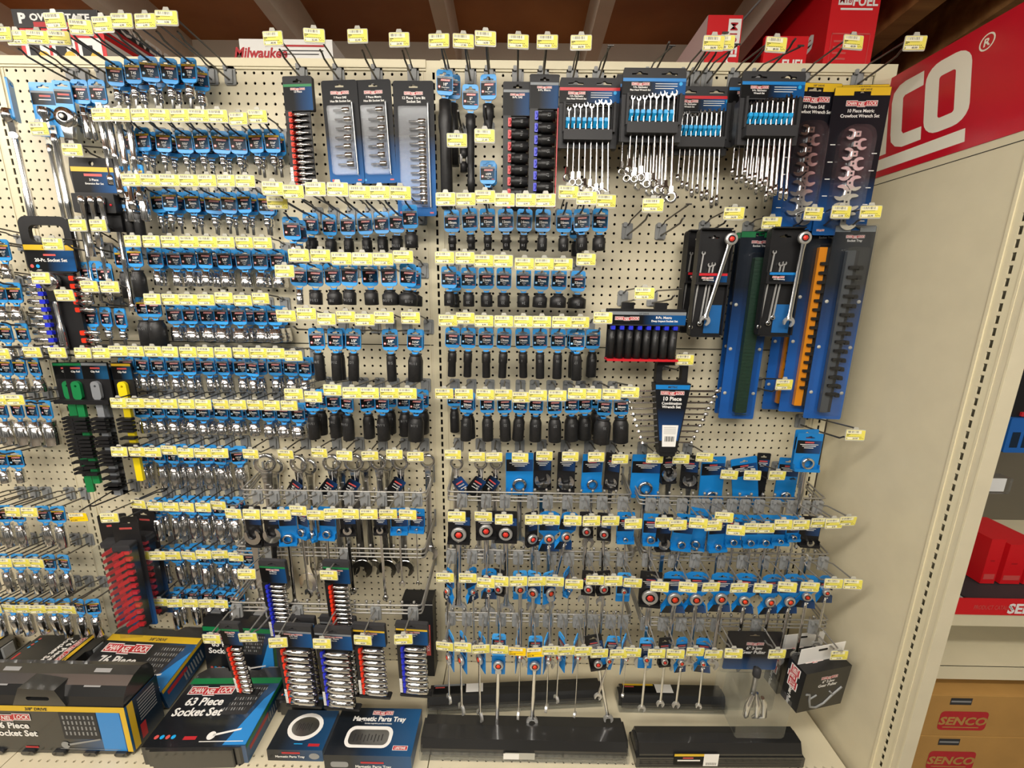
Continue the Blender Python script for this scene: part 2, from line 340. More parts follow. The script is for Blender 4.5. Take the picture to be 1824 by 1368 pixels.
for i,x in enumerate((-84,-63,-42.0,-21.3,-.6,19.4,39.6)):
    g=G(); a,b=x-.9,x+.9; D=5.6; v=[(xx,yy,zc(yy)+dz) for xx in (a,b) for yy in (YB,-160) for dz in (0,-D)]
    g.add(v,[(0,2,3,1),(4,5,7,6),(1,3,7,5),(0,1,5,4),(2,6,7,3),(0,4,6,2)],RAFT); struct('trim_rafter',g)
for i,x in enumerate((46,56,66,78)):
    g=G(); a,b=x-1.5,x+1.5; D=5.6; v=[(xx,yy,zc(yy)-.4*(x-46)/10+dz) for xx in (a,b) for yy in (YB,-160) for dz in (1,-D)]
    g.add(v,[(0,2,3,1),(4,5,7,6),(1,3,7,5),(0,1,5,4),(2,6,7,3),(0,4,6,2)],RAW); struct('trim_raw_rafter',g)
g=G(); g.box(41,120,-150,YB+1,100.2,101,mat('raw_plank_ceiling','a87440',.6,noise=1,nscale=2,col2='6b4423',stretch=(.6,8,8))); struct('ceiling',g)
g=G(); 
for x0,x1 in ((-140,-45.9),(-45.8,-22.3),(-22.2,-1.5),(-1.4,18.3),(18.4,38.6),(38.7,42)): g.box(x0,x1,YB,YB+1,60,102,WALLU)
g.box(-140,42,YB+1,YB+1.5,0,102,DARK); struct('wall_upper',g)
g=G(); g.box(42,140,YB,YB+1,0,110,mat('rear_dark_board','3c3226',.7)); struct('wall_rear_aisle',g)  # dark brown board behind the next aisle
g=G(); g.box(-96,49,1.5,YB,84.6,85.4,RAW); struct('trim_top_shelf',g)
g=G(); g.box(-200,160,-220,60,-1,0,mat('concrete_floor','7d7568',.6,noise=.2,nscale=3)); struct('floor',g)
# ------------------------------------------------------------------ hooks with price tags
def tagmesh(g,price,sale=False,h=1.22,w=1.98,text=True):
    """clear holder + printed label, top edge at z=0, facing -y"""
    lab=G()
    lab.prism(rrect(-w/2+.04,w/2-.04,-h+.1,-.04,.12,3),-.03,.0,PAPER if not sale else SALE)
    y=-.034
    if not sale:
        lab.prism(rrect(-w/2+.05,w/2-.05,-h+.12,-.05,.1,3),-.036,-.03,YEL); lab.quad(-w/2+.1,w/2-.6,-h+.17,-.8,y-.004,PAPER); lab.quad(-w/2+.1,w/2-.42,-.44,-.1,y-.004,PAPER)
        lab.quad(-w/2+.1,.02,-.07,-.05,y-.002,INK) if False else None
        y2=y-.007
    else:
        lab.quad(-w/2+.06,w/2-.4,-.46,-.08,y,PAPER); y2=y-.003
    x=-w/2+.2; rr=random.Random(len(price)*7+ord(price[0]))
    while x<.3:
        b=rr.choice((.02,.035,.05)); lab.quad(x,x+b,-.34,-.12,y2,INK); x+=b+rr.choice((.03,.05,.09))
    if text:
        lab.text('STK# 0042',.11,-w/2+.12,-.48,y2,INK,'l',.02) if False else None
        lab.quad(-w/2+.1,-w/2+.46,-.56,-.49,y2,INK); lab.quad(-w/2+.5,.35,-.51,-.485,y2,INK); lab.quad(-w/2+.1,-w/2+.3,-.66,-.61,y2,INK)
        for i in range(9): lab.quad(-w/2+.12+i*.17,-w/2+.24+i*.17,-.79,-.745,y2,INK)
        if not sale:
            lab.text('$',.2,-w/2+.1,-1.03,y2,INK,'l'); lab.text(price,.23,.0,-1.04,y2,INK,'c',.03)
            for i in range(4): lab.quad(.42+i*.12,.49+i*.12,-.94-.05*(i%2),-.89-.05*(i%2),y2,INK)
        else: lab.text('$'+price,.26,-w/2+.1,-1.04,y2,INK,'l',.03)
    hold=G(); hold.prism(rrect(-w/2,w/2,-h,0.02,.12,3),.0,.05,HOLD); hold.prism([(-.3,0),(.3,0),(.2,.28),(-.2,.28)],-.0,.08,HOLD)
    return part('tag_holder',hold,None,[part('price_label',lab)])
TAGS={}
def tag_for(price,sale=False):
    k=(price,sale)
    if k not in TAGS: TAGS[k]=tagmesh(None,price,sale)
    return TAGS[k]
PLATE={}
def plate_kit(bright):
    if bright not in PLATE:
        g=G(); g.prism(rrect(-.62,.62,-1.05,.72,.2,3),-.16,-.02,GREY); g.box(-.5,-.12,-.42,-.16,.3,.78,GREY,.06); g.prism([(-.3,-.95),(.3,-.95),(.42,.4),(-.1,.5)],-.34,-.16,GREY)
        g.tube([(-.34,-.02,.62),(-.34,.12,.62),(-.34,.3,.9)],.07,WIRE,6); g.tube([(.34,-.02,.62),(.34,.12,.62),(.34,.3,.9)],.07,WIRE,6)
        PLATE[bright]=part('back_plate',g)
    return PLATE[bright]
ARM={}
def arm_kit(d,h,bright,lo,droop=0):
    k=(round(d*4),round(h*4),bright,round(lo*4))
    if k not in ARM:
        m=WIRE2 if bright else WIRE; g=G(); H=h
        g.tube([(0,-.16,.45),(0,-1.0,.55+.02*H),(0,-1.5,.68+.1*H),(0,-d+.12,H),(0,-d+.02,H+.04)],.085,m,8)
        g.tube([(-.28,-d+.02,H+.04),(.28,-d+.02,H+.04)],.075,m,6)
        p=G(); L=d-lo; z0=-.62
        p.tube([(0,-.16,z0),(0,-L*.55,z0+.06*L*.55),(0,-L+.3,z0+.075*L),(0,-L-.15,z0+.075*L+.3),(-.0,-L-.5,z0+.075*L+.34)],.1,m,8)
        ARM[k]=[part('tag_arm',g),part('prong',p)]
    return ARM[k]
def prong_z(d,L): return -.62+.065*min(d,L)
HOOKS=[]
def hook(X,Zb,dt,Zt,price,label,group,y0=0,bright=False,sale=False,lo=1.5,bare=False):
    """peg hook: plate at (X,Zb) on the board (or on a crossbar y0 in front of it), tag centre at depth dt and height Zt"""
    d=dt-y0; h=Zt+.62-Zb
    kit=[plate_kit(bright)]+arm_kit(d,h,bright,lo)
    o=thing('display_hook',kit,label,'hook',(X,-y0,Zb),group=group)
    if not bare:
        k=tag_for(price,sale); t=_put(k,o); t.location=Vector((0,-d-.08,round(h*4)/4-.02))*U; t.rotation_euler=(math.radians(R.uniform(-4,6)),0,math.radians(R.uniform(-6,6)))
    return o
ZS_={1:(0,0,4.56),2:(350,0,4.56),3:(700,0,4.56),4:(1000,0,4.56),5:(1300,0,3.48),6:(0,280,4.56),7:(350,280,4.56),8:(750,280,4.56),9:(1100,340,3.648),10:(0,560,4.56),11:(350,560,4.56),12:(740,560,4.56),13:(0,820,4.56),14:(350,780,4.235),15:(770,780,4.235),16:(1100,740,3.965),17:(0,1068,4.56),18:(350,1048,4.145),19:(740,1028,4.024),20:(1110,1018,3.88)}
def px(z,x,y=0): a,b,s=ZS_[z]; return a+x/s,b+y/s
# ------------------------------------------------------------------ sockets
SK={}
def socket(kind,dia):
    k=(kind,dia)
    if k in SK: return SK[k]
    g=G(); r=dia/2
    if kind=='is':   # shallow impact
        if dia<=1: g.lathe([(.2,0),(.42,0),(.44,-.1),(.38,-.15),(.38,-.2),(.45,-.24),(.45,-.82),(.39,-.86),(.39,-1.5),(.34,-1.54),(.26,-1.54),(.26,-1.3),(0,-1.3)],IMP,22)
        else:
            d=min(r*.92,.56); g.lathe([(d*.5,0),(d,0),(d,-.1),(d*.9,-.14),(d*.9,-.2),(d,-.26),(r,-.5 if r>.7 else -.34),(r,-1.5),(r*.9,-1.55),(r*.7,-1.55),(r*.7,-1.3),(0,-1.3)],IMP,22)
    elif kind=='id': # deep impact, a collar at the drive end and a step lower down
        d=max(.5,r*.82)
        p=[(d*.5,0),(d,0),(d,-.1),(d*.9,-.15),(d*.9,-.22)]
        p+=[(.5,-.3),(.5,-1.25),(r*.97 if r<.47 else r,-1.3),(r,-2.9)] if r<.47 else [(d,-.32),(r,-.75),(r,-2.9)]
        g.lathe(p+[(r*.9,-2.96),(r*.68,-2.96),(r*.68,-2.6),(0,-2.6)],IMP,22)
    elif kind=='cs':
        g.lathe([(r*.5,0),(r*.93,0),(r*.93,-.5),(r,-.54),(r,-.64),(r*.94,-.67),(r*.94,-.78),(r,-.82),(r,-1.52),(r*.95,-1.58),(r*.75,-1.58),(r*.72,-1.3),(0,-1.3)],CHROME,22)
    elif kind=='cd':
        g.lathe([(r*.5,0),(r*.92,0),(r*.92,-.5),(r,-.53),(r,-.62),(r*.93,-.65),(r*.93,-.75),(r,-.8),(r,-2.9),(r*.94,-2.96),(r*.74,-2.96),(r*.7,-2.6),(0,-2.6)],CHROME,22)
    elif kind=='bit':
        g.lathe([(r*.5,0),(r,0),(r,-.42),(r*.9,-.45),(r*.9,-.5),(r,-.53),(r*.9,-.85),(r*.6,-.95),(r*.45,-1.0),(0,-1.0)],CHROME,16)
        g.lathe([(r*.42,-.95),(r*.42,-1.75),(r*.3,-1.8),(0,-1.8)],STEEL,6)
    elif kind=='bitL':
        g.lathe([(r*.5,0),(r,0),(r,-.5),(r*.9,-.55),(r,-.6),(r,-.95),(r*.6,-1.1),(0,-1.1)],CHROME,16)
        g.lathe([(r*.45,-1.0),(r*.45,-2.4),(r*.3,-2.45),(0,-2.45)],STEEL,6)
    SK[k]=g; return g
# ------------------------------------------------------------------ hang cards
FR={}
def frame(w=1.62):
    if w in FR: return FR[w]
    a=w/2; g=G()
    o=[(-.28,-2.28),(.28,-2.28),(.34,-2.0),(a-.12,-1.86),(a,-1.68),(a,-.1)]+[(a-.28+.28*math.cos(math.radians(t)),.02+.3*math.sin(math.radians(t))) for t in (15,45,75)]+[(-a+.28+.28*math.cos(math.radians(t)),.02+.3*math.sin(math.radians(t))) for t in (105,135,165)]+[(-a,-.1),(-a,-1.68),(-a+.12,-1.86),(-.34,-2.0)]
    slot=[(-.5,-.24),(.5,-.24),(.52,-.1),(.2,-.05),(.12,.12),(-.12,.12),(-.2,-.05),(-.52,-.1)]
    notch=[(-.42,-1.94),(.42,-1.94),(.2,-2.14),(-.2,-2.14)]
    g.prism(o,-.06,.06,BLUE,[slot,notch]); g.box(-a,-a+.05,-.1,.06,-1.7,-.25,BLUE); g.box(a-.05,a,-.1,.06,-1.7,-.25,BLUE)
    g.prism([(-.2,-2.28),(.2,-2.28),(.16,-2.42),(-.16,-2.42)],-.12,.12,BLUE)
    FR[w]=g.mesh('hang_card'); return FR[w]
LB={}
def label_g(size,stripe,deep=False,w=1.62,icon='p'):
    k=(size,stripe,deep,icon)
    if k in LB: return LB[k]
    a=w/2-.05; g=G()
    g.quad(-a,a,-1.58,-.46,-.075,LBL)
    sm={'g':GSTR,'y':YELD,'n':GREY}[stripe]
    g.quad(-a,a,-.46,-.27,-.08,sm); g.text('1/2" DRIVE' if stripe!='y' else '3/8" DRIVE',.12,0,-.415,-.084,INK,bold=.03)
    g.add([(-.42,-.08,-.7),(.5,-.08,-.7),(.56,-.08,-.52),(-.36,-.08,-.52)],[(0,1,2,3)],PINK); g.text('CHANNELLOCK',.12,.06,-.655,-.084,WHITE,bold=.03,it=.2)
    g.text(size,.36 if len(size)<5 else .28,.05,-1.1,-.08,WHITE,bold=.03)
    g.text('Deep Impact' if deep else 'Socket',.15,.05,-1.3,-.08,WHITE,bold=.015); g.text('Llave',.11,.05,-1.46,-.08,WHITE,bold=.01)
    g.plate(circ(-.55,-1.22,.13,10),-.08,PINK if '"' in size else SKYB); g.plate(circ(-.55,-1.22,.08,8),-.083,WHITE)
    g.quad(.4,.68,-1.53,-1.47,-.08,PINK)
    LB[k]=g.mesh('printed_label'); return LB[k]
CK={}
def card_kit(size,kind,dia,stripe,icon='p'):
    k=(size,kind,dia,stripe)
    if k in CK: return CK[k]
    s=socket(kind,dia); g=G(); g.T=Matrix.Translation((0,0,-2.3)); g.v=[tuple(g.T@Vector(p)) for p in s.v]; g.f=list(s.f); g.m=list(s.m); g.mats=list(s.mats); g.sm=list(s.sm)
    if kind in('is','id'):
        t=size.replace('mm','').replace('"',''); g.T=Matrix.Translation((0,-dia/2-.012,-2.3-(1.15 if kind=='is' else 1.0)))@Matrix.Rotation(math.pi,4,'Y'); g.text(t,.4,0,-.2,0,IMPT,bold=0)
    kit=[part('hang_card',frame(),None,[part('printed_label',label_g(size,stripe,kind=='id'))]),part('socket',g,'black impact socket' if kind in('is','id') else 'polished chrome socket')]
    CK[k]=kit; return kit
def solve_depth(X,pxx,Z,lo,hi,default):
    """depth on the prong at which the card is seen at column pxx"""
    best=None
    for i in range(61):
        d=lo+(hi-lo)*i/60; e=abs(pxof((X,-d,Z))[0]-pxx)
        if best is None or e<best[0]: best=(e,d)
    s=abs(pxof((X,-hi,Z))[0]-pxof((X,-lo,Z))[0])
    return default if s<10 else best[1]
NUM=['first','second','third','fourth','fifth','sixth','seventh','eighth','ninth','tenth','eleventh','twelfth','thirteenth','fourteenth']
# ------------------------------------------------------------------ rows of hooks with hanging socket cards
def row(desc,grp,z,d,Zb,tags,cards=(),kind='cs',stripe='g',what='chrome socket',lo=1.5,gx=None,y0=0,bright=False,dflt=None,back=True,plural=None):
    hs=[]
    for i,t in enumerate(tags):
        x,y,pr=t[:3]; P=at(*px(z,x,y),d); X=P.x
        nm=NUM[i] if i<len(NUM) else str(i+1)+'th'
        pos=f'{nm} from left' if len(tags)>1 else 'alone'
        hook(X,Zb,d,P.z,pr,f'peg hook tagged ${pr}, {pos} in {desc}',grp,y0,bright,len(t)>3 and bool(t[3]),lo)
        hs.append((X,P.z,nm))
    cnt={}
    for c in cards:
        i,size,dia,cx=c[:4]; yaw=c[4] if len(c)>4 else R.uniform(-7,7); X=hs[i][0]
        L=d-y0-lo; n=cnt.get(i,0); cnt[i]=n+1
        dep=solve_depth(X,px(z,cx,0)[0],Zb-1.6,y0+1.0,y0+L-.1,y0+(L*.62 if dflt is None else dflt))
        used=[q for q in cnt.get(('d',i),[])]
        for q in used:
            if abs(q-dep)<.55: dep=q+.6 if q<y0+2.2 else q-.6
        cnt.setdefault(('d',i),[]).append(dep)
        kd=c[5] if len(c)>5 else kind
        hz=Zb+prong_z(dep-y0,L)
        w_=['','second on ','third on ','fourth on '][n]
        thing('socket_card',card_kit(size,kd,dia,stripe),f'{size} {what} card, {w_}{hs[i][2]} hook, {desc}','socket',(X,-dep,hz+.1-.17+.02),rz=yaw,rx=R.uniform(-3,3),ry=R.uniform(-3,3),group=grp.replace('hooks','cards'))
    if kind in('cs','cd','bit','bitL') and cards:      # the next card hangs close behind on the same hook
        for i,(X,Zt,nm) in enumerate(hs):
            mine=[c for c in cards if c[0]==i]
            if len(mine)!=1: continue
            size,dia=mine[0][1],mine[0][2]; used=cnt.get(('d',i),[]); dep=used[0]-.95 if used[0]-.95>y0+.8 else used[0]+.95
            if dep>y0+d-lo-.2: continue
            hz=Zb+prong_z(dep-y0,d-y0-lo)
            thing('socket_card',card_kit(size,kind,dia,stripe),f'{size} {what} card, second on {nm} hook, {desc}','socket',(X+R.uniform(-.12,.12),-dep,hz-.05),rz=R.uniform(-9,9),rx=R.uniform(-3,3),group=grp.replace('hooks','cards'))
    return hs
def T(s):                                   # 'x,y,price x,y,price' -> list
    o=[]
    for q in s.split():
        a=q.split(','); o.append((float(a[0]),float(a[1]),a[2])+((1,) if len(a)>3 else ()))
    return o
# right hand bay: black impact sockets
row('top impact row, right bay','hooks of the first impact socket row',8,7.3,70.9,
 T('200,335,6.99 363,340,6.99 520,330,6.99 680,350,6.99 850,355,8.99 1010,350,6.99 1197,290,8.99 1343,340,8.99 1503,360,8.99'),
 [(0,'10mm',.95,250,3),(1,'11mm',.95,388,-8),(2,'12mm',.95,532,2),(3,'13mm',.95,683,0),(4,'14mm',.98,838,0),(5,'15mm',1.05,992,0),(6,'16mm',1.1,1152,4),(7,'17mm',1.2,1300,-10),(7,'17mm',1.2,1255,8),(8,'18mm',1.35,1452,6)],'is','g','impact socket',dflt=4.2)
row('second impact row, right bay','hooks of the second impact socket row',8,7.3,64.9,
 T('193,828,8.99 357,820,7.99 510,850,7.99 668,855,7.99 840,860,9.99 1000,862,12.99 1152,865,14.99 1340,832,18.99'),
 [(0,'19mm',1.15,228,5),(0,'19mm',1.15,296,30),(1,'20mm',1.25,382,0),(2,'21mm',1.3,527,3),(3,'22mm',1.35,670,-3),(4,'24mm',1.35,835,2),(5,'27mm',1.6,985,0),(6,'30mm',1.8,1127,4),(7,'32mm',2.05,1275,2)],'is','g','impact socket',dflt=4.2)
row('slim deep impact row, right bay','hooks of the slim deep socket row',12,7.3,58.4,
 T('266,48,8.99 406,33,8.99 558,48,8.99 718,48,8.99 876,53,8.99 1026,53,8.99 1186,58,8.99 1336,68,8.99 1521,35,8.99'),
 [(0,'10mm',.92,305,0),(1,'11mm',.92,435,-2),(2,'12mm',.92,575,2),(3,'13mm',.92,722,0),(4,'14mm',.93,870,0),(5,'15mm',.98,1012,0),(6,'16mm',1.05,1158,0),(7,'17mm',1.15,1325,-12),(7,'17mm',1.15,1285,5),(8,'18mm',1.2,1440,3)],'id','g','deep impact socket',dflt=4.6)
row('wide deep impact row, right bay','hooks of the wide deep socket row',12,7.7,50.9,
 T('235,645,8.99 395,655,8.99 567,650,8.99 715,655,8.99 860,672,12.99 995,648,12.99 1153,660,16.99 1312,645,17.99 1435,637,21.99 1592,640,22.99 1740,625,22.99'),
 [(0,'19mm',1.15,315,3),(1,'20mm',1.3,428,-5),(1,'20mm',1.3,480,6),(2,'21mm',1.3,583,0),(3,'22mm',1.3,717,4),(4,'23mm',1.35,852,0),(5,'24mm',1.4,992,-3),(6,'27mm',1.5,1132,0),(7,'30mm',1.65,1267,2),(8,'32mm',1.7,1375,4),(9,'35mm',1.9,1535,4),(9,'35mm',1.9,1480,-5),(10,'36mm',1.8,1665,-6)],'id','g','deep impact socket',dflt=4.6)
# middle bay: black impact sockets
row('top impact row, middle bay','hooks of the steep impact row',7,8.9,70.8,
 T('625,255,5.99 788,280,6.99 970,260,6.99 1150,260,6.99 1327,290,6.99 1490,300,6.99 1658,300,7.49'),
 [(0,'3/8"',1.3,930,4),(1,'7/16"',1.25,1085,-6),(2,'1/2"',1.1,1230,3),(3,'9/16"',1.1,1368,0),(4,'5/8"',1.15,1505,0),(5,'11/16"',1.2,1630,3),(6,'3/4"',1.35,1735,-8)],'is','g','impact socket')
row('gap left of top impact row, middle bay','lone short hook',7,7.4,69.6,T('660,380,9.99'),[(0,'8"',.7,775,14,'cs'),(0,'8"',.7,828,30,'cs')],'is','g','chrome socket')
row('second impact row, middle bay','hooks of the second middle impact row',7,8.9,64.8,
 T('720,925,7.49 835,810,8.99 1010,810,8.99 1180,815,8.99 1350,825,9.99 1515,820,11.49 1680,805,12.99'),
 [(0,'13/16"',.7,838,8,'cs'),(1,'13/16"',1.3,968,8),(2,'7/8"',1.5,1105,-3),(3,'15/16"',1.3,1250,5),(4,'1"',1.4,1380,38),(5,'1-1/16"',1.65,1518,-3),(6,'1-1/8"',1.9,1690,20),(6,'1-1/4"',1.9,1768,-4)],'is','g','impact socket')
row('upper deep impact row, middle bay','hooks of the third middle impact row',7,8.7,58.2,
 T('730,1290,6.29 898,1280,6.29 1060,1310,6.29 1215,1290,8.49 1368,1325,8.49 1525,1300,8.49 1740,1300,8.99'),
 [(1,'3/8"',1.1,920,3),(2,'7/16"',1.1,1048,-4),(2,'7/16"',1.1,1110,8),(3,'1/2"',1.1,1205,0),(5,'5/8"',1.0,1495,6),(6,'11/16"',1.45,1610,0),(6,'11/16"',1.45,1650,8)],'id','g','deep impact socket')
row('lower deep impact row, middle bay','hooks of the fourth middle impact row',11,8.8,50.9,
 T('793,645,8.49 950,660,8.99 1108,620,9.49 1267,640,10.99 1410,635,12.99 1568,645,13.49 1715,640,18.49'),
 [(0,'13/16"',1.35,945,3),(0,'13/16"',1.3,1012,-12),(1,'7/8"',1.35,1115,0),(1,'7/8"',1.35,1175,-8),(2,'15/16"',1.3,1228,-14),(3,'1"',1.3,1390,30),(4,'1-1/16"',1.45,1508,-5),(4,'1-1/16"',1.4,1570,6),(5,'1-1/8"',1.4,1690,5),(6,'1-1/4"',1.8,1790,2),(6,'1-1/4"',1.7,1835,-6)],'id','g','deep impact socket')
# middle bay: chrome sockets, left half
row('torx bit row, top left','hooks of the torx bit row',1,8.1,84.9,
 T('450,170,5.29 660,215,5.29 835,190,5.29 1000,185,6.99 1190,180,6.99 1360,145,9.99'),
 [(0,'T40',.7,940,4),(1,'T45',.7,1090,0),(2,'T50',.7,1215,14),(3,'T50',.75,1385,4),(4,'T60',.85,1545,-4),(4,'T60',.85,1625,14)],'bitL','y','chrome torx bit socket')
row('ratchet row, top left corner','hooks of the ratchet row',1,6.1,84.6,T('25,285,39.99 140,300,42.99 315,305,47.99 485,305,38.99'))
row('yellow striped hex bit row','hooks of the hex bit row',1,4.8,78.9,
 T('830,940,6.49 985,945,5.99 1145,938,5.99 1305,950,5.99 1462,945,5.99 1620,950,5.99 1775,955,5.99 1941,960,8.99 2096,955,8.99'),
 [(0,'1/8"',.65,1135,15),(1,'5/32"',.65,1232,5),(2,'3/16"',.7,1340,0),(2,'3/16"',.65,1420,12),(3,'7/32"',.7,1500,8),(3,'7/32"',.65,1570,-5),(4,'1/4"',.7,1640,0),(4,'1/4"',.65,1715,8),(5,'5/16"',.7,1795,20),(5,'5/16"',.7,1865,5),(6,'3/8"',.8,1966,0),(6,'3/8"',.75,2030,12),(7,'1/2"',.8,2116,4),(8,'7/16"',.85,2256,0)],'bit','y','chrome hex bit socket')
row('metric hex bit row','hooks of the metric bit row',6,4.8,72.9,
 T('1070,185,6.99 1228,195,5.99 1380,185,5.99 1535,195,6.99 1688,195,6.99 1843,195,8.99 1999,200,9.99'),
 [(0,'4mm',.7,1290,-3),(0,'4mm',.65,1345,10),(1,'5mm',.7,1450,4),(2,'5mm',.75,1565,4),(2,'5mm',.7,1620,10),(3,'6mm',.75,1735,30),(3,'6mm',.75,1795,-8),(4,'7mm',.75,1896,0),(4,'7mm',.75,1950,8),(5,'8mm',.8,2036,3),(6,'10mm',.85,2196,0),(6,'10mm',.85,2240,10)],'bit','y','chrome metric bit socket')
row('small chrome socket row','hooks of the first chrome row',6,4.6,66.9,
 T('1085,680,7.29 1235,685,7.29 1388,690,7.29 1538,685,7.29 1690,700,7.29 1836,690,7.29 1986,690,7.29 2136,690,7.29'),
 [(0,'3/8"',.95,1320,-4),(1,'7/16"',1.05,1425,14),(1,'7/16"',1.0,1500,-4),(2,'1/2"',1.05,1590,30),(3,'9/16"',1.15,1671,0),(3,'9/16"',1.1,1765,-5),(4,'5/8"',1.2,1871,3),(5,'11/16"',1.3,2006,-4),(5,'11/16"',1.2,2075,8),(6,'3/4"',1.3,2186,4),(7,'13/16"',1.45,2285,0),(7,'13/16"',1.4,2330,6)],'cs','g','shallow chrome socket')
row('large chrome socket row','hooks of the second chrome row',6,4.8,60.6,
 T('1243,1150,7.99 1388,1160,8.49 1530,1150,8.99 1675,1155,8.99 1824,1150,9.99 1974,1155,9.99 2121,1155,10.99'),
 [(0,'7/8"',1.3,1420,12),(1,'13/16"',1.5,1545,0),(1,'13/16"',1.4,1620,10),(2,'1"',1.5,1735,0),(3,'1"',1.6,1800,-3),(4,'1-1/8"',1.75,1940,3),(4,'1-1/8"',1.6,2025,6),(5,'1-1/4"',1.5,2150,5),(6,'1-1/4"',1.9,2275,0)],'cs','g','large chrome socket')
row('twelve hook metric chrome row','hooks of the long metric row',10,5.0,54.6,
 T('823,305,5.99 965,305,5.99 1105,305,5.99 1248,310,5.99 1390,310,5.99 1532,310,5.99 1673,310,5.99 1818,318,6.99 1961,320,7.99 2106,322,7.29 2244,322,8.29 2386,328,8.29'),
 [(0,'8mm',.85,1035,8),(1,'9mm',.85,1165,-3),(2,'10mm',.9,1290,0),(3,'11mm',.95,1415,5),(4,'12mm',1.0,1540,-3),(5,'13mm',1.0,1690,4),(6,'14mm',1.05,1811,-10),(7,'15mm',1.1,1966,28),(8,'16mm',1.1,2111,4),(8,'16mm',1.1,2040,-8),(9,'17mm',1.15,2236,0),(10,'18mm',1.2,2366,3),(11,'19mm',1.3,2480,-6)],'cs','n','metric chrome socket')
row('eleven hook metric chrome row','hooks of the larger metric row',10,4.7,49.0,
 T('968,718,8.29 1103,720,9.29 1240,722,9.29 1378,725,9.29 1520,730,9.99 1658,732,9.99 1796,735,10.99 1936,738,12.99 2076,740,10.99 2213,742,12.99 2353,745,14.99'),
 [(0,'20mm',1.15,1158,12),(1,'21mm',1.15,1278,0),(2,'22mm',1.25,1412,0),(3,'23mm',1.3,1542,4),(4,'24mm',1.2,1694,2),(5,'25mm',1.2,1801,3),(6,'26mm',1.3,1921,-3),(7,'27mm',1.3,2050,0),(8,'28mm',1.35,2180,3),(9,'30mm',1.45,2305,0),(10,'32mm',1.7,2416,3)],'cs','n','large metric chrome socket')
row('top deep chrome row','hooks of the first deep chrome row',10,4.7,43.0,
 T('975,1108,9.49 1115,1118,9.99 1245,1110,10.49 1377,1110,10.49 1515,1120,11.49 1652,1125,11.49 1790,1125,11.99'),
 [(0,'3/8"',.95,1145,3),(0,'3/8"',.95,1225,-8),(1,'1/2"',1.15,1365,-3),(2,'9/16"',1.1,1520,20),(3,'5/8"',1.2,1625,0),(4,'11/16"',1.2,1780,3),(5,'3/4"',1.2,1830,0),(6,'13/16"',1.4,1956,0),(6,'13/16"',1.35,2010,8)],'cd','n','deep chrome socket')
row('second deep chrome row','hooks of the second deep chrome row',13,4.7,35.9,
 T('1128,362,9.99 1263,367,10.99 1393,370,10.99 1522,375,12.99 1655,380,14.99 1775,360,17.99'),
 [(0,'7/8"',1.0,1315,0),(1,'15/16"',1.05,1425,6),(2,'1"',1.15,1545,-4),(3,'1-1/16"',1.2,1665,0),(4,'1-1/8"',1.3,1790,5),(5,'1-1/4"',1.5,1905,0)],'cd','n','deep chrome socket')
row('third deep chrome row','hooks of the third deep chrome row',13,4.6,28.8,
 T('1158,763,9.99 1285,770,10.99 1405,770,10.99 1533,772,11.99 1660,770,12.99 1790,772,12.99 1919,775,13.99'),
 [(0,'10mm',.85,1340,3),(1,'11mm',.95,1430,-3),(2,'12mm',.95,1560,0),(3,'13mm',1.0,1700,5),(4,'14mm',1.05,1825,0),(5,'15mm',1.1,1905,0),(6,'16mm',1.15,2020,-5)],'cd','n','metric deep chrome socket')
row('lowest deep chrome row','hooks of the lowest deep chrome row',13,4.5,22.3,
 T('1300,1150,12.99 1425,1150,12.99 1553,1155,13.99 1680,1155,14.99 1798,1160,15.99'),
 [(0,'17mm',1.0,1465,-2),(1,'18mm',1.1,1570,0),(2,'19mm',1.1,1690,3),(3,'21mm',1.2,1800,0),(4,'22mm',1.2,1900,0)],'cd','n','metric deep chrome socket')
# far left bay, left of its slotted upright (its outer hooks are cut by the frame)
def lrow(desc,grp,yb,cards,kind,stripe,tags='',d=6.3,dia=1.2,what='chrome socket'):
    """hooks in the far left bay: (pixel column, row) of each label gives the card; hooks spread by two inches"""
    Zb=yb; XS=[]
    for c in cards:
        P=at(c[0],0,3.6)
        for k in range(3): P=at(c[0],pxof((P.x,-3.6,Zb-1.7))[1],3.6)
        XS.append(P.x)
    for k in range(len(XS)-2,-1,-1): XS[k]=min(XS[k],XS[k+1]-1.7)
    for i,c in enumerate(cards):
        x,size=c[:2]; dep=3.6; P=at(x,0,dep); 
        # column x is measured at the label height
        v=None
        for k in range(3): v=at(x,pxof((P.x,-dep,Zb-1.7))[1],dep); P=v
        X=XS[i]; nm=NUM[i]
        tg=c[2] if len(c)>2 else None
        hook(X,Zb,d,Zb+.7,tg or '9.99',f'peg hook {nm} from left in {desc}',grp,lo=1.5)
        thing('socket_card',card_kit(size,kind,dia,stripe),f'{size} {what} card, {nm} hook, {desc}','socket',(X,-dep,Zb+prong_z(dep,9)-.05),rz=R.uniform(-10,10),rx=R.uniform(-3,3),group=grp.replace('hooks','cards'))
lrow('uppermost row in far left bay','hooks of the far left uppermost row',67.3,[(-12,'1/4"'),(6,'5/16"')],'cs','y',dia=.9)
lrow('second row in far left bay','hooks of the far left second row',62.7,[(-22,'3/8"'),(2,'7/16"'),(28,'1/2"')],'cs','y',dia=1.15)
lrow('third row in far left bay','hooks of the far left third row',58.2,[(-14,'9mm'),(12,'10mm'),(42,'11mm')],'cs','y',dia=1.0)
lrow('fourth row in far left bay','hooks of the far left fourth row',54.3,[(-10,'11mm'),(18,'12mm'),(42,'13mm'),(63,'14mm')],'cs','y',dia=1.1)
lrow('fifth row in far left bay','hooks of the far left fifth row',49.1,[(-20,'11/16"'),(5,'3/4"'),(32,'3/4"'),(66,'13/16"'),(84,'7/8"')],'cd','y',dia=1.35)
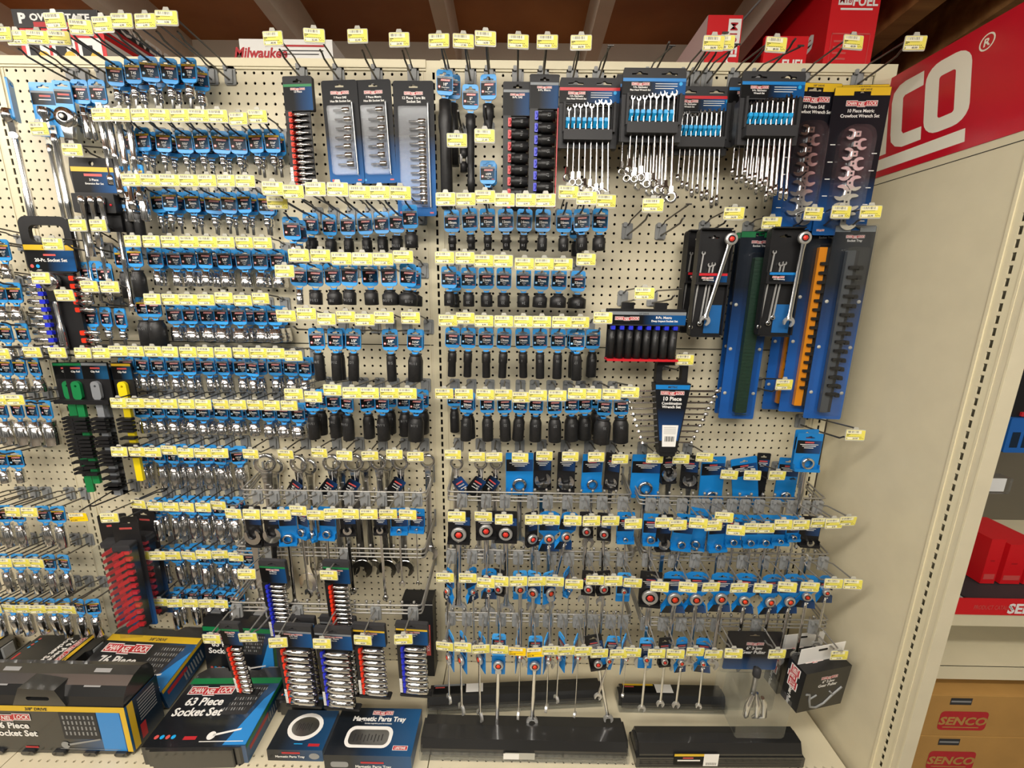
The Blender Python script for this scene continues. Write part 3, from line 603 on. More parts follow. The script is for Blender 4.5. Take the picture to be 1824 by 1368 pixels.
lrow('sixth row in far left bay','hooks of the far left sixth row',42.7,[(-22,'8mm'),(5,'9mm'),(30,'10mm')],'cs','y',dia=.9)
lrow('seventh row in far left bay','hooks of the far left seventh row',35.3,[(-8,'3/8"'),(12,'7/16"'),(34,'1/2"'),(78,'9/16"'),(106,'5/8"')],'cd','y',dia=1.15)
lrow('eighth row in far left bay','hooks of the far left eighth row',28.4,[(-20,'12mm'),(8,'13mm'),(35,'14mm'),(62,'15mm'),(90,'16mm'),(116,'17mm')],'cd','y',dia=1.0)
lrow('lowest row in far left bay','hooks of the far left lowest row',21.8,[(-2,'17mm'),(20,'18mm'),(44,'19mm'),(68,'20mm'),(92,'21mm'),(116,'22mm'),(143,'23mm'),(168,'24mm')],'cd','y',dia=1.1)
# ------------------------------------------------------------------ kits for the larger products
def moved(g,dx=0,dy=0,dz=0):
    h=G(); M=Matrix.Translation((dx,dy,dz)); h.v=[tuple(M@Vector(p)) for p in g.v]; h.f=list(g.f); h.m=list(g.m); h.mats=list(g.mats); h.sm=list(g.sm); return h
def logo(g,x,z,h,y,w=None):                 # stepped red badge with a white rim
    w=w or h*4.6
    for i,(a,b,dz) in enumerate(((0,.36,0),(.36,.62,-.16),(.62,1,0))):
        x0,x1=x-w/2+a*w,x-w/2+b*w; z0=z-h/2+dz*h
        g.quad(x0-.0,x1+.0,z0,z0+h,y,WHITE); e=h*.09
        g.quad(x0+(e if i==0 else 0),x1-(e if i==2 else 0),z0+e,z0+h-e,y-.006,REDL)
        tt=('CHAN','NEL','LOCK')[i]; tw=textgeo(tt,.02,.12)[2]; g.text(tt,h*.85,(x0+x1)/2,z0+h*.2,y-.012,WHITE,bold=.02,it=.12,sxx=(x1-x0)*.86/(tw*h*.85))
def hslot(x,z,w=.9): return [(x-w/2,z-.09),(x+w/2,z-.09),(x+w/2,z+.07),(x+w*.18,z+.1),(x+.1,z+.24),(x-.1,z+.24),(x-w*.18,z+.1),(x-w/2,z+.07)]
def chromebar(g,x0,x1,z,r,m=None,y=0,kind='deep'):
    m=m or CHROME; L=x1-x0
    if kind=='bit': g.lathe([(r*.5,0),(r,0),(r,L*.45),(r*.8,L*.5),(r*.45,L*.58),(r*.45,L),(0,L)],m,12,(x0,y,z),'x')
    elif kind=='impact': g.lathe([(r*.5,0),(r*.85,0),(r*.85,L*.1),(r*.8,L*.13),(r*.85,L*.18),(r,L*.24),(r,L),(r*.7,L),(r*.65,L-.2),(0,L-.2)],m,18,(x0,y,z),'x')
    else: g.lathe([(r*.5,0),(r*.92,0),(r*.94,L*.2),(r,L*.23),(r,L),(r*.75,L),(r*.7,L-.2),(0,L-.2)],m,14,(x0,y,z),'x')
def rail_kit(W,Hh,n,pitch,clip,skind,r0,r1,L0,L1,stripe,lines,strip_w=.35,flip=False,smat=None,side=None,grow=False,foot=True,white=True):
    H=Hh+n*pitch+.25; kit=[]; g=G()
    g.prism(rrect(-W/2,W/2,-Hh,.45,.16,3),-.45,.25,BLK2,[hslot(0,-.05)]) if False else g.prism(rrect(-W/2,W/2,-Hh,.45,.16,3),-.2,.25,BLK2,[hslot(0,-.05)])
    g.box(-W/2+.04,-W/2+strip_w+.3,-.3,.12,-H,-Hh,BLK); g.box(-W/2+.3,W/2-.5,-.05,.05,-H,-Hh,BLK)
    if foot: g.box(-W/2+.02,W/2+.05,-.42,.3,-H-.35,-H,BLK,.12)
    lab=G(); lab.quad(-W/2+.06,W/2-.06,-Hh+.04,-.28,-.215,LBLW); lab.quad(-W/2+.06,W/2-.06,-.52,-.28,-.22,stripe)
    logo(lab,.0,-.72,.2,-.222,W*.5)
    for i,t in enumerate(lines): lab.text(t,.26 if i==0 else .19,0,-1.05-.24*i,-.222,WHITE,bold=.02)
    kit.append(part('header_card',g,None,[part('printed_label',lab)]))
    if white:
        s=G(); s.quad(-W/2+.05,-W/2+.36,-H+.1,-H+2.2,-.31,WHITE)
        for i in range(7): s.quad(-W/2+.1,-W/2+.3,-H+.3+i*.25,-H+.36+i*.25,-.315,GREY)
        kit.append(part('white_sticker',s))
    for i in range(n):
        t=i/(n-1); z=-Hh-.12-pitch*(i+.5); r=r0+(r1-r0)*t; L=L0+(L1-L0)*t
        c=G(); x=-W/2+strip_w; c.box(x,x+.34,-.48,-.05,z-pitch*.36,z+pitch*.36,clip,.05); c.tube([(x+.17,-.5,z-pitch*.2),(x+.3,-.56,z),(x+.17,-.5,z+pitch*.2)],.06,clip,6)
        kit.append(part('clip',c)); q=G(); chromebar(q,x+.36,x+.36+L,z,r,smat,-.28,skind)
        if skind=='impact': q.T=Matrix.Translation((x+.36+L*.62,-.28-r-.015,z))@Matrix.Rotation(math.radians(90),4,'Y'); q.text(str(12+i) if clip is CBLUE else ('3/8','7/16','1/2','9/16','5/8','11/16','3/4','13/16')[i],.42 if clip is CBLUE else .3,0,-.15,0,IMPT,bold=0)
        kit.append(part('socket',q))
    if side:
        e=G(); e.box(W/2-.12,W/2-.02,-.5,.2,-H-.1,-Hh,side); kit.append(part('edge_strip',e))
    return kit
def put(name,kit,label,cat,P,rz=0,rx=0,ry=0,group=None,s=1): return thing(name,kit,label,cat,P,rz,rx,ry,group,s)
def jawpts(w,R_,rot=0,c=(0,0),dep=.95):
    """open jaw outline, mouth towards +z before rotation"""
    o=[]
    a0=math.degrees(math.asin(min(.95,(w/2+.0)/R_)))
    ang=[90-a0-8-i*(344-2*a0)/20 for i in range(21)]
    for a in ang: o.append((R_*math.cos(math.radians(a)),R_*math.sin(math.radians(a))))
    h=math.sqrt(max(R_*R_-(w/2)**2,0.01))
    o+=[(-w/2,h*.75),(-w/2,-.05*R_),(-w/4,-.3*R_),(w/4,-.3*R_),(w/2,-.05*R_),(w/2,h*.75)]
    ca,sa=math.cos(math.radians(rot)),math.sin(math.radians(rot))
    return [(c[0]+x*ca-z*sa,c[1]+x*sa+z*ca) for x,z in o]
def ring(g,R_,ri,t,m,c=(0,0,0)):
    g.lathe([(ri,-t),(R_*.9,-t),(R_,-t*.6),(R_,t*.6),(R_*.9,t),(ri,t),(ri,-t)],m,24,c,'y')
def wrench_g(L,R_,m=None,jaw=None,ratchet=False,opn=True,thick=.16,flex=False):
    m=m or CHROME; g=G(); jaw=jaw or R_*1.15
    ring(g,R_,R_*(.66 if not ratchet else .6),thick*1.5,m)
    w0,w1=R_*.5,R_*.42; z0,z1=-R_*.75,-L+jaw*.6
    T0=g.T; g.T=T0@Matrix.Diagonal((1,.48,1,1)); g.tube([(0,0,z0),(0,0,z0-R_),(0,0,z1+jaw*.9),(0,0,z1)],[w0,w0*.72,w1*.85,w1*1.4],CHROME,10); g.T=T0
    if flex: g.box(-w0*1.15,w0*1.15,-thick*1.6,thick*1.6,z0-R_*.9,z0-R_*.1,m,.05)
    if opn: g.prism(jawpts(jaw*1.05,jaw,165,(0,-L)),-thick,thick,m)
    return g
def insert_g(R_,t=.26,col=None):
    g=G(); ri=R_*.6; g.lathe([(ri*.99,-t*.5),(ri*.99,t*.5)],BLK,20,(0,0,0),'y'); g.lathe([(0,-t*.85),(ri*.66,-t*.85),(ri*.72,-t*.5),(ri*.72,t)],col or RED,6 if col else 20,(0,0,0),'y')
    return g
def rack_kit(n,stripe,lines,W=6.3,flex=False,seed=1):
    rr=random.Random(seed); kit=[]; g=G(); H=6.0; a=W/2
    win=[(-a+.7,-4.3),(a-.7,-4.3),(a-.7,-2.0),(-a+.7,-2.0)]
    g.prism([(-a,-.0),(-a+.12,.42),(a-.12,.42),(a,.0),(a,-2),(a-.12,-H),(-a+.12,-H),(-a,-2)],-.12,.1,BLK2,[hslot(-a+1.6,-.12,1.5),hslot(a-1.6,-.12,1.5),win])
    g.box(-a+.45,a-.75,-1.0,.1,-5.5,-4.55,BLK2,.06); g.box(-a+.4,-a+.62,-.55,.1,-4.6,-1.9,BLK2); g.box(a-.62,a-.4,-.55,.1,-4.6,-1.9,BLK2); g.quad(-a+.6,a-.6,-4.5,-1.95,.3,BLK)
    g.box(-a+.02,-a+.4,.1,.9,-5.9,-2,BLK); g.box(a-.4,a-.02,.1,.9,-5.9,-2,BLK)
    lab=G(); lab.box(-a+.02,a-.02,-.18,-.12,-1.85,-.5,LBLW); lab.quad(-a+.02,a-.02,-.76,-.48,-.185,stripe); logo(lab,-a+1.7,-.98,.26,-.187,1.7)
    for i,t in enumerate(lines): lab.text(t,.21,-a+1.7,-1.33-.23*i,-.187,WHITE,bold=.03)
    for i in range(3): lab.quad(.1,2.2-.3*(i==2),-.98-.2*i,-.93-.2*i,-.187,WHITE)
    lab.plate(circ(a-.5,-.95,.17,10),-.187,SKYB)
    kit+=[part('rack_frame',g,None,[part('printed_label',lab)])]
    for i in range(n):
        t=i/(n-1); x=-a+.95+(W-2.2)*t; rz=.30+.12*t; c=G()
        c.box(x-.27,x+.1,-.75,-.2,-3.72,-3.4,SKYB,.04); c.add([(x-.27,-.75,-3.72),(x+.1,-.75,-3.72),(x+.1,-.3,-4.2),(x-.27,-.3,-4.2)],[(0,1,2,3)],SKYB); kit.append(part('wrench_clip',c))
        top=-2.45+.5*t+rr.uniform(-.15,.2); L=6.1+2.5*t+ (1.0 if i%2 else 0)*.4; w_=G()
        w_.T=Matrix.Translation((x+.02,-.5,0))@rotm(ry=-2.5*t)
        jw=.2+.09*t; w_.prism(jawpts(jw*1.05,jw,15 if i%2 else -12,(0,top)),-.07,.07,DCHR)
        w_.tube([(0,0,top-jw*.7),(0,0,top-1.2),(0,0,top-L+.3)],[jw*.42,jw*.34,jw*.4],CHROME,8)
        w_.T=w_.T@Matrix.Translation((0,0,top-L))@rotm(rz=rr.uniform(-25,25) if flex else 60)
        if flex: w_.box(-.17,.17,-.16,.16,.1,.75,CHROME,.04)
        ring(w_,.4+.18*t,.26+.11*t,.16,CHROME,(0,0,-.25 if flex else 0)); kit.append(part('wrench',w_))
    return kit
def crow_kit(title):
    kit=[]; W=5.4; a=W/2; H=13.2; g=G()
    cm=mat('crow_card_print','100f17',.45,spec=.2,col2='15569c',axis=2,lo=-7.5,hi=-13.5)
    g.prism(rrect(-a,a,-H,.6,.2,3),-.03,.03,cm,[hslot(0,-.05,1.3)])
    lab=G(); lab.quad(-a+.02,a-.02,-.14,.58,-.036,YELD,) if False else lab.quad(-a+.05,a-.05,.2,.57,-.036,YELD); lab.quad(-a+.05,-.8,-.16,.2,-.036,YELD); lab.quad(.8,a-.05,-.16,.2,-.036,YELD)
    lab.text('3/8" DRIVE',.24,.3,.28,-.04,INK,bold=.03)
    logo(lab,.1,-.85,.5,-.04,3.0); lab.text(title,.42,.1,-1.65,-.04,WHITE,bold=.02); lab.text('Crowfoot Wrench Set',.42,.1,-2.1,-.04,WHITE,bold=.02,sxx=.98)
    for i in range(10): lab.quad(1.9 if i%2 else -2.3,2.4 if i%2 else -1.8,-4.6-.8*i,-4.52-.8*i,-.04,WHITE)
    logo(lab,-1.9,-12.7,.2,-.04,.8); g.join(lab); kit.append(part('printed_card',g))
    for i in range(10):
        c=G(); r=.5+.045*i; z=-3.7-.9*i; s_=1 if i%2 else -1
        c.prism(jawpts(r*1.05,r,-90*s_+10*s_,(s_*.62,z)),-.34,-.16,CHROME); c.box(-.28,.28,-.42,-.12,z-.26,z+.26,CHROME,.05); c.prism(circ(0,z,.13,4,.78),-.43,-.421,BLK); kit.append(part('crowfoot_wrench',c))
    b=G(); b.prism(rrect(-1.7,1.7,-12.6,-2.9,1.2,6),-.62,-.05,CLEAR); kit.append(part('clear_bubble',b))
    return kit
def blister_kit(W,H,lines,n,tall=False,icon=PINK):
    kit=[]; a=W/2; g=G(); cm=mat('blister_card_print','131418',.45,spec=.2,col2='145a9c',axis=2,lo=-4.5,hi=-8.5)
    g.prism(rrect(-a,a,-H,.5,.25,4),-.03,.03,cm,[hslot(0,-.05,.9)])
    lab=G(); logo(lab,0,-.62,.3,-.04,1.9)
    for i,t in enumerate(lines): lab.text(t,.28 if not tall else .34,0,-1.15-.33*i,-.04,WHITE,bold=.02)
    lab.plate(circ(-a+.35,-H+.35,.13,10),-.04,icon); lab.quad(a-.7,a-.3,-H+.28,-H+.42,-.04,PINK)
    g.join(lab); kit.append(part('printed_card',g))
    for i in range(n):
        s=G(); z=(-2.35-i*(H-3.3)/n) if not tall else -3.3-i*(H-4.0)/n; st=.0 if tall else .13*math.sin(i*1.1)
        s.lathe([(.1,0),(.29+.008*i,0),(.29+.008*i,.7),(.2,.78),(.13,.84),(.12,1.7),(0,1.7)],CHROME,12,(0,0,0),'x'); s.v=[(a-.85-x+st,y-.3,zz+z) for x,y,zz in s.v]; kit.append(part('bit_socket',s))
    b=G(); x0=-a+.55; b.prism(rrect(x0,a-.62,-H+.85,-1.95,.2,3),-.5,-.04,CLEAR); b.tube([(a-.55,-.3,-1.55),(a-.5,-.3,-H+.7)],.13,CHROME if False else CLEAR,8)
    kit.append(part('clear_bubble',b)); r=G(); r.tube([(a-.62,-.22,-1.6),(a-.55,-.22,-H+.9)],.07,STEEL,8); kit.append(part('reflection_strip',r)); return kit  # thin steel tube stands for the bright reflection down the blister ridge
def tray_kit(col,text,stripe,H=20.6,solid=False,clipm=None,n=15):
    kit=[]; W=4.3; a=W/2; g=G(); cm=mat('tray_card_print','121a26',.45,spec=.2,col2='1d62b4',axis=2,lo=-5.5,hi=-15)
    g.prism(rrect(-a+.15,a-.15,-H,.35,.2,3),-.02,.02,cm,[hslot(0,-.05,.8)])
    lab=G(); lab.quad(-a+.2,-.45,-.28,.3,-.03,stripe); lab.quad(.45,a-.2,-.28,.3,-.03,stripe); lab.quad(-.45,.45,.18,.3,-.03,stripe); logo(lab,.1,-.75,.3,-.03,1.8); lab.text(text,.3,.1,-1.25,-.03,WHITE,bold=.02)
    g.join(lab); kit.append(part('printed_card',g))
    b=G(); b.prism(rrect(-a,a,-H-.1,.5,.25,3),-.09,-.05,CLEAR,[hslot(0,-.05,.8)]); b.prism(rrect(-1.0,1.15,-H+.6,-1.9,.3,3),-1.0,-.09,CLEAR)
    for x in (-1.6,1.6):
        for z in (-H*.36,-H*.6,-H*.85): b.lathe([(0,-.13),(.17,-.11),(.2,-.04)],HOLD,10,(x,0,z),'y')
    kit.append(part('clear_shell',b))
    t=G()
    if solid:
        t.box(-.55,.75,-.75,-.14,-H+.9,-2.4,col,.1)
        for i in range(44): t.box(-.55,.75,-.8,-.76,-2.7-i*.4,-2.62-i*.4,col) 
        kit.append(part('magnetic_tray',t))
    else:
        t.box(-.7,.1,-.6,-.14,-H+.9,-2.2,col,.05); t.box(.1,.75,-.45,-.14,-H+.9,-2.2,clipm or BLK2 if False else GREY,.05) if False else t.box(.1,.6,-.3,-.14,-H+.9,-2.2,BLK2)
        kit.append(part('rail',t))
        for i in range(n):
            c=G(); z=-3.9-i*(H-6.0)/n; c.box(-.45,.85,-.9,-.3,z-.16,z+.16,BLK,.05); c.box(.45,.85,-.98,-.6,z-.3,z+.05,BLK,.05); kit.append(part('socket_clip',c))
    return kit
def fourpc_kit(stripe,flip=False):
    kit=[]; g=G(); a=1.75; H=10.6
    g.prism(rrect(-a,a,-H,.55,.45,5),.05,.55,BLK,[hslot(-.1,-.35,1.1)]); 
    for x0,x1,z0,z1 in ((-a,-a+.14,-H+.2,.3),(a-.14,a,-H+.2,.3),(-a+.2,a-.2,-H,-H+.14),(-a+.2,a-.2,.41,.55)): g.box(x0,x1,-.45,.1,z0,z1,BLK)
    g.box(-a,a,-.62,-.3,-5.1,-3.9,BLK,.05); kit.append(part('tray_shell',g))
    lab=G(); lab.quad(-a+.25,a-.35,-4.85,-3.95,-.63,LBLW); lab.quad(-a+.25,a-.35,-4.2,-3.95,-.635,stripe); logo(lab,-.6,-4.42,.2,-.635,1.2); lab.text('4-Pc Ratcheting',.18,-.5,-4.7,-.635,WHITE); lab.quad(-.2,1.5,-10.2,-7.2,-.0,mat('tray_blue_insert','1a5f9e',.4)); kit.append(part('printed_label',lab))
    for x,r,zt,zb in ((-1.1,.2,-1.9,-9.6),(-.3,.24,-3.1,-9.2),(.05,.22,-3.0,-8.6)):
        w_=G(); w_.T=Matrix.Translation((x,-.15,zt))@rotm(ry=4); L=zt-zb
        w_.prism(jawpts(r*1.05,r,0,(0,0)),-.06,.06,BSTL); w_.prism([(-.07,-.15),(.07,-.15),(.09,-L),(-.09,-L)],-.06,.06,BSTL); ring(w_,r*1.1,r*.65,.1,CHROME,(0,0,-L)); kit.append(part('wrench',w_))
    big=wrench_g(8.4,.62,BSTL,jaw=.55,ratchet=True,thick=.13); ins=insert_g(.62,.3,mat('ratchet_red','e23b2e',.35))
    M=Matrix.Translation((1.2,-.95,-.6))@rotm(ry=12 if not flip else 2)
    for q in (big,ins): q.v=[tuple(M@Vector(p)) for p in q.v]
    kit.append(part('large_wrench',big,None,[part('ratchet_insert',ins,'red plastic insert')]))
    return kit
# ------------------------------------------------------------------ upper products, middle and right bay
def P_(x,y,d): return at(x,y,d)
def hk(tx,ty,dt,Zb,pr,lab,grp=None,**k): P=at(tx,ty,dt); return hook(P.x,Zb,dt,P.z,pr,lab,grp,**k)
row('top rail, middle bay','hooks under the top rail, middle bay',2,5.4,85.1,T('622,307,49.99 960,302,32.99 1312,300,32.99 1648,320,59.99'))
row('top rail, right bay','hooks under the top rail, right bay',3,6.2,85.1,T('375,345,20.99 573,330,17.99 752,305,14.99 1017,345,73.99 1253,345,79.99 1527,345,84.99'))
for (z,x,y,d,pr,n) in ((4,1235,355,6.8,'84.99','over the second wrench rack'),(4,688+545,0,0,'',''),(5,285,275,7.6,'89.99','over the fourth wrench rack'),(5,760,260,6.6,'49.99','over the left crowfoot card'),(5,1145,270,6.6,'49.99','over the right crowfoot card')):
    if pr: p=px(z,x,y); hk(p[0],p[1],d,85.1,pr,f'peg hook tagged ${pr} {n}',bare=False)
p=px(4,1235,355); 
hk(*px(5,-40,275),6.4,85.1,'69.99','peg hook tagged $69.99 over the third wrench rack')
for i,(z,x,y,d,n) in enumerate(((4,400,385,6.2,'first'),(4,900,385,7.0,'second'),(4,1430,375,6.4,'third'),(5,440,295,7.6,'fourth'))):
    p=px(z,x,y); P=at(*p,d); hook(P.x,85.1,d,P.z-.5,'',f'bare peg hook at right side of {n} wrench rack','bare hooks behind the wrench racks',bare=True)
def tag_lines(*a): return list(a)
put('bit_socket_rail',rail_kit(3.1,2.7,13,.56,REDO,'bit',.2,.26,1.5,1.75,GRN,['13 Piece'],.5),'black header rail of thirteen chrome bit sockets in red clips','socket rail',P_(531,146,3.2),rz=-4)
for i,(x,y,l,t,ic) in enumerate(((604,153,['7 Piece SAE','Hex Bit Socket Set'],'SAE hex bit socket blister pack, left of the two seven piece packs',PINK),(664,152,['7 Piece Metric','Hex Bit Socket Set'],'metric hex bit socket blister pack, right of the two seven piece packs',SKYB))):
    put('blister_pack',blister_kit(3.7,9.2,l,7,icon=ic),t,'blister pack',P_(x,y,3.4),rz=-2,ry=-1.5,group=None)
put('blister_pack',blister_kit(4.15,12.3,['12 Piece Torx Bit','Socket Set'],12,True),'tall blister pack reading 12 Piece Torx Bit Socket Set','blister pack',P_(736,154,3.6),rz=-1)
# black impact extensions and adapters
def ext_kit(size,prof,dx=0):
    g=G(); g.lathe(prof,IMP,20,(dx,0,-2.35)); return [part('hang_card',frame(),None,[part('printed_label',label_g(size,'g',True))]),part('extension',g,'black impact steel')]
put('extension_card',ext_kit('10"',[(.3,0),(.62,-.1),(.64,-1.2),(.75,-1.6),(.72,-2.6),(.62,-3.2),(.62,-10.2),(.5,-10.4),(0,-10.4)]),'long thick black impact extension on blue card beside middle upright','extension',P_(792,131,3.6),rz=8)
put('extension_card',ext_kit('5"',[(.25,0),(.5,-.1),(.5,-1.3),(.4,-1.5),(.36,-6),(.42,-6.3),(.36,-7.6),(0,-7.6)]),'slim black impact extension on blue card, second from middle upright','extension',P_(838,157,3.3),rz=3)
put('extension_card',ext_kit('3"',[(.3,0),(.58,-.1),(.58,-1.1),(.5,-1.3),(.36,-2.2),(.36,-2.8),(0,-2.8)]),'short black tapered adapter on blue card, left of red clip rail','extension',P_(870,139,3.4),rz=-4)
put('extension_card',ext_kit('7"',[(.3,0),(.55,-.1),(.55,-6),(0,-6)]),'second thick black extension card hanging behind the first','extension',P_(806,139,2.0),rz=6)
hk(*px(3,520,1145),6.5,79.4,'21.49','peg hook tagged $21.49 with a small black universal joint')
hk(*px(3,745,1100),6.5,79.8,'21.49','peg hook tagged $21.49 with blue adapter card hanging below')
put('adapter_card',ext_kit('1/2"F',[(.3,0),(.5,-.1),(.5,-.7),(.45,-1),(0,-1)]),'blue adapter card alone above the top impact row','adapter',P_(869,292,3.4))
put('adapter_card',ext_kit('1/2"F',[(.3,0),(.5,-.1),(.5,-.7),(.45,-1),(0,-1)]),'second blue adapter card just behind the lone adapter card','adapter',P_(872,296,2.4),rz=-5)
g=G(); g.lathe([(.2,.5),(.4,.45),(.4,-.3),(.3,-.5)],IMP,16,(0,0,0)); g.box(-.45,-.2,-.2,.2,-1.1,-.2,STEEL,.05); g.box(.2,.45,-.2,.2,-1.1,-.2,STEEL,.05); g.lathe([(.3,-.9),(.38,-1.1),(.38,-1.9),(0,-1.9)],IMP,16)
single('universal_joint',g,'small dark universal joint hanging between the two black extensions','joint',P_(826,272,3.2),rz=20)
put('impact_socket_rail',rail_kit(2.95,2.65,8,1.12,RED,'impact',.46,.52,1.75,1.75,GSTR,['8-Pc. SAE'],.55,smat=IMP,side=RED,foot=False,white=False),'rail of black impact sockets in red clips reading 8-Pc. SAE','socket rail',P_(922,156,3.2))
put('impact_socket_rail',rail_kit(2.95,2.65,8,1.12,CBLUE,'impact',.46,.52,1.75,1.75,GSTR,['8-Pc. Metric'],.55,smat=IMP,side=RED,foot=False,white=False),'rail of black impact sockets in blue clips reading 8-Pc. Metric','socket rail',P_(970,143,3.6),rz=1)
RK=(('second',1166,131,6.0,PX and BLUED,['7-Pc. Ratcheting','Flex Head Wrench Set'],True,8),('first',1051,148,4.2,RED,['7-Pc. Ratcheting','Flex Head Wrench Set'],True,8),('third',1252,163,3.2,RED,['9-Pc. Ratcheting','Wrench Set'],False,9),('fourth',1378,137,5.8,BLUED,['9-Pc. Ratcheting','Wrench Set'],False,9))
for i,(nm,x,y,d,st,ln,fl,n) in enumerate(RK):
    put('wrench_rack',rack_kit(n,st,ln,6.0,fl,i),f'{nm} black wrench rack from left, {"blue" if st is BLUED else "red"} stripe, {"flex head" if fl else "fixed head"} wrenches','wrench set',P_(x,y,d),rx=-2)
put('wrench_rack',rack_kit(9,BLUED,['9-Pc. Ratcheting','Wrench Set'],6.0,False,9),'blue striped wrench rack hanging behind the fourth wrench rack','wrench set',P_(1352,148,3.4),rx=-2)
put('wrench_rack',rack_kit(8,BLUED,['7-Pc. Ratcheting','Flex Head Wrench Set'],6.0,True,12),'blue striped wrench rack hanging behind the second wrench rack','wrench set',P_(1150,142,3.6),rx=-2)
put('crowfoot_card',crow_kit('10 Piece SAE'),'tall crowfoot wrench card reading 10 Piece SAE','crowfoot set',P_(1452,160,4.2),rz=2)
put('crowfoot_card',crow_kit('10 Piece Metric'),'tall crowfoot wrench card reading 10 Piece Metric, nearest the end panel','crowfoot set',P_(1536,167,4.6),rz=-2)
put('crowfoot_card',crow_kit('10 Piece Metric'),'metric crowfoot card hanging behind the nearest one','crowfoot set',P_(1533,163,3.2),rz=-4)
# empty hooks and trays
hk(*px(9,228,95),8.9,69.5,'79.99','empty peg hook tagged $79.99 on bare pegboard')
P=at(*px(9,465,100),7.8); hook(P.x,69.5,7.8,P.z-.5,'','empty bare peg hook right of the tagged empty hook',None,bare=True)
for x,y,d,pr,n in ((755,145,6.6,'54.99','first'),(1000,205,4.6,'27.99','second'),(1270,155,7.0,'54.99','third'),(1450,135,6.6,'33.99','fourth'),(1640,140,6.8,'33.99','fifth')):
    hk(*px(9,x,y),d,69.8,pr,f'{n} peg hook from left above the long trays, tagged ${pr}','hooks above the long trays')
put('wrench_tray',fourpc_kit(RED),'black four piece ratcheting wrench tray with red stripe and slanted wrench','wrench set',P_(1275,417,5.4),rz=-2)
put('wrench_tray',fourpc_kit(RED),'red striped black wrench tray half hidden at left of the slanted wrench tray','wrench set',P_(1250,420,2.6),rz=8)
put('wrench_tray',fourpc_kit(BLUED,True),'black four piece ratcheting wrench tray with blue metric stripe','wrench set',P_(1403,415,5.6),rz=-4)
gt=mat('green_magnet_mat','1d3a2a',.45,noise=.35,nscale=160); ot=mat('orange_rail','e08a12',.35); gr=mat('grey_rail','474b50',.35)
for x,y,d,k,l,rz in ((1354,418,3.6,('g',gt,GRN),'long clear pack holding a dark green magnetic socket tray',-3),(1344,420,1.9,('g',gt,GRN),'second green socket tray pack right behind the first',-4),
    (1437,410,2.0,('o',ot,YELD),'orange clip rail pack, left of the two orange ones',-4),(1473,403,3.6,('o',ot,YELD),'orange clip rail pack, right of the two orange ones',-5),(1524,408,4.8,('k',gr,GSTR),'long pack with grey socket clip rail, nearest the end panel',-6)):
    put('socket_tray_pack',tray_kit(k[1],'Socket Tray',k[2],solid=k[0]=='g'),l,'socket tray',P_(x,y,d),rz=rz)
# horizontal deep metric impact set
kit=[]; W=8.0; a=W/2; g=G(); g.box(-a,a,-1.3,.1,-.3,.25,BLK,.08); g.prism([(-a,0),(a,0),(a-.1,-1.45),(-a+.1,-1.45)],-1.55,-1.3,BLK2); g.box(-a+.2,a-.2,-.2,.0,-5,0,BLK); g.box(-a+1.6,-a+2.9,-.3,.1,.1,.9,BLK,.05); g.box(a-2.9,a-1.6,-.3,.1,.1,.9,BLK,.05)
lab=G(); lab.quad(-a+.02,a-.02,-1.35,-.03,-1.56,LBLW); lab.quad(-a+.02,a-.02,-.35,-.03,-1.565,GSTR); lab.text('1/2" DRIVE',.22,-.4,-.3,-1.57,INK,bold=.03); logo(lab,-a+1.9,-.72,.36,-1.57,2.5); lab.text('8-Pc. Metric',.34,1.7,-.72,-1.57,WHITE,bold=.03); lab.text('Deep Impact Socket Set',.28,1.8,-1.05,-1.57,WHITE,bold=.03)
kit.append(part('header_card',g,None,[part('printed_label',lab)])); e=G(); e.box(-a+.1,a-.3,-1.4,0,-5.25,-5.0,RED,.05); kit.append(part('bottom_strip',e))
for i in range(8):
    x=-a+.55+i*.93; c=G(); c.box(x-.22,x+.22,-1.5,-.9,-1.9,-1.5,CBLUE,.04); kit.append(part('clip',c)); s=G(); r=.36+.012*i; s.lathe([(.2,0),(.37,-.02),(.39,-1.4),(r*.95,-1.5),(r,-3.15),(.2,-3.15)],IMP,18,(x,-.95,-1.9)); s.T=Matrix.Translation((x,-.95-.42,-2.7))@Matrix.Rotation(math.pi,4,'Y'); s.text(str(12+i),.3,0,-.1,0,IMPT,bold=0); kit.append(part('socket',s))
put('impact_socket_set',kit,'horizontal rail of eight deep black impact sockets reading 8-Pc. Metric','socket set',P_(1146,554,5.6),rz=0,rx=0)
hk(*px(9,173,665),8.4,61.9,'92.99','peg hook tagged $92.99 holding the horizontal impact socket set')
P=at(*px(9,395,655),8.0); hook(P.x,61.9,8.0,P.z-.5,'','bare peg hook at right end of horizontal impact socket set',None,bare=True)
hk(*px(9,435,1098),6.0,54.2,'37.99','peg hook tagged $37.99 above the ten piece wrench holder')
hk(*px(9,1080,1260),5.2,51.7,'37.99','lone peg hook tagged $37.99 below the green tray')
hk(*px(16,1675,130),8.4,47.0,'59.99','peg hook tagged $59.99 reaching over the end panel corner')
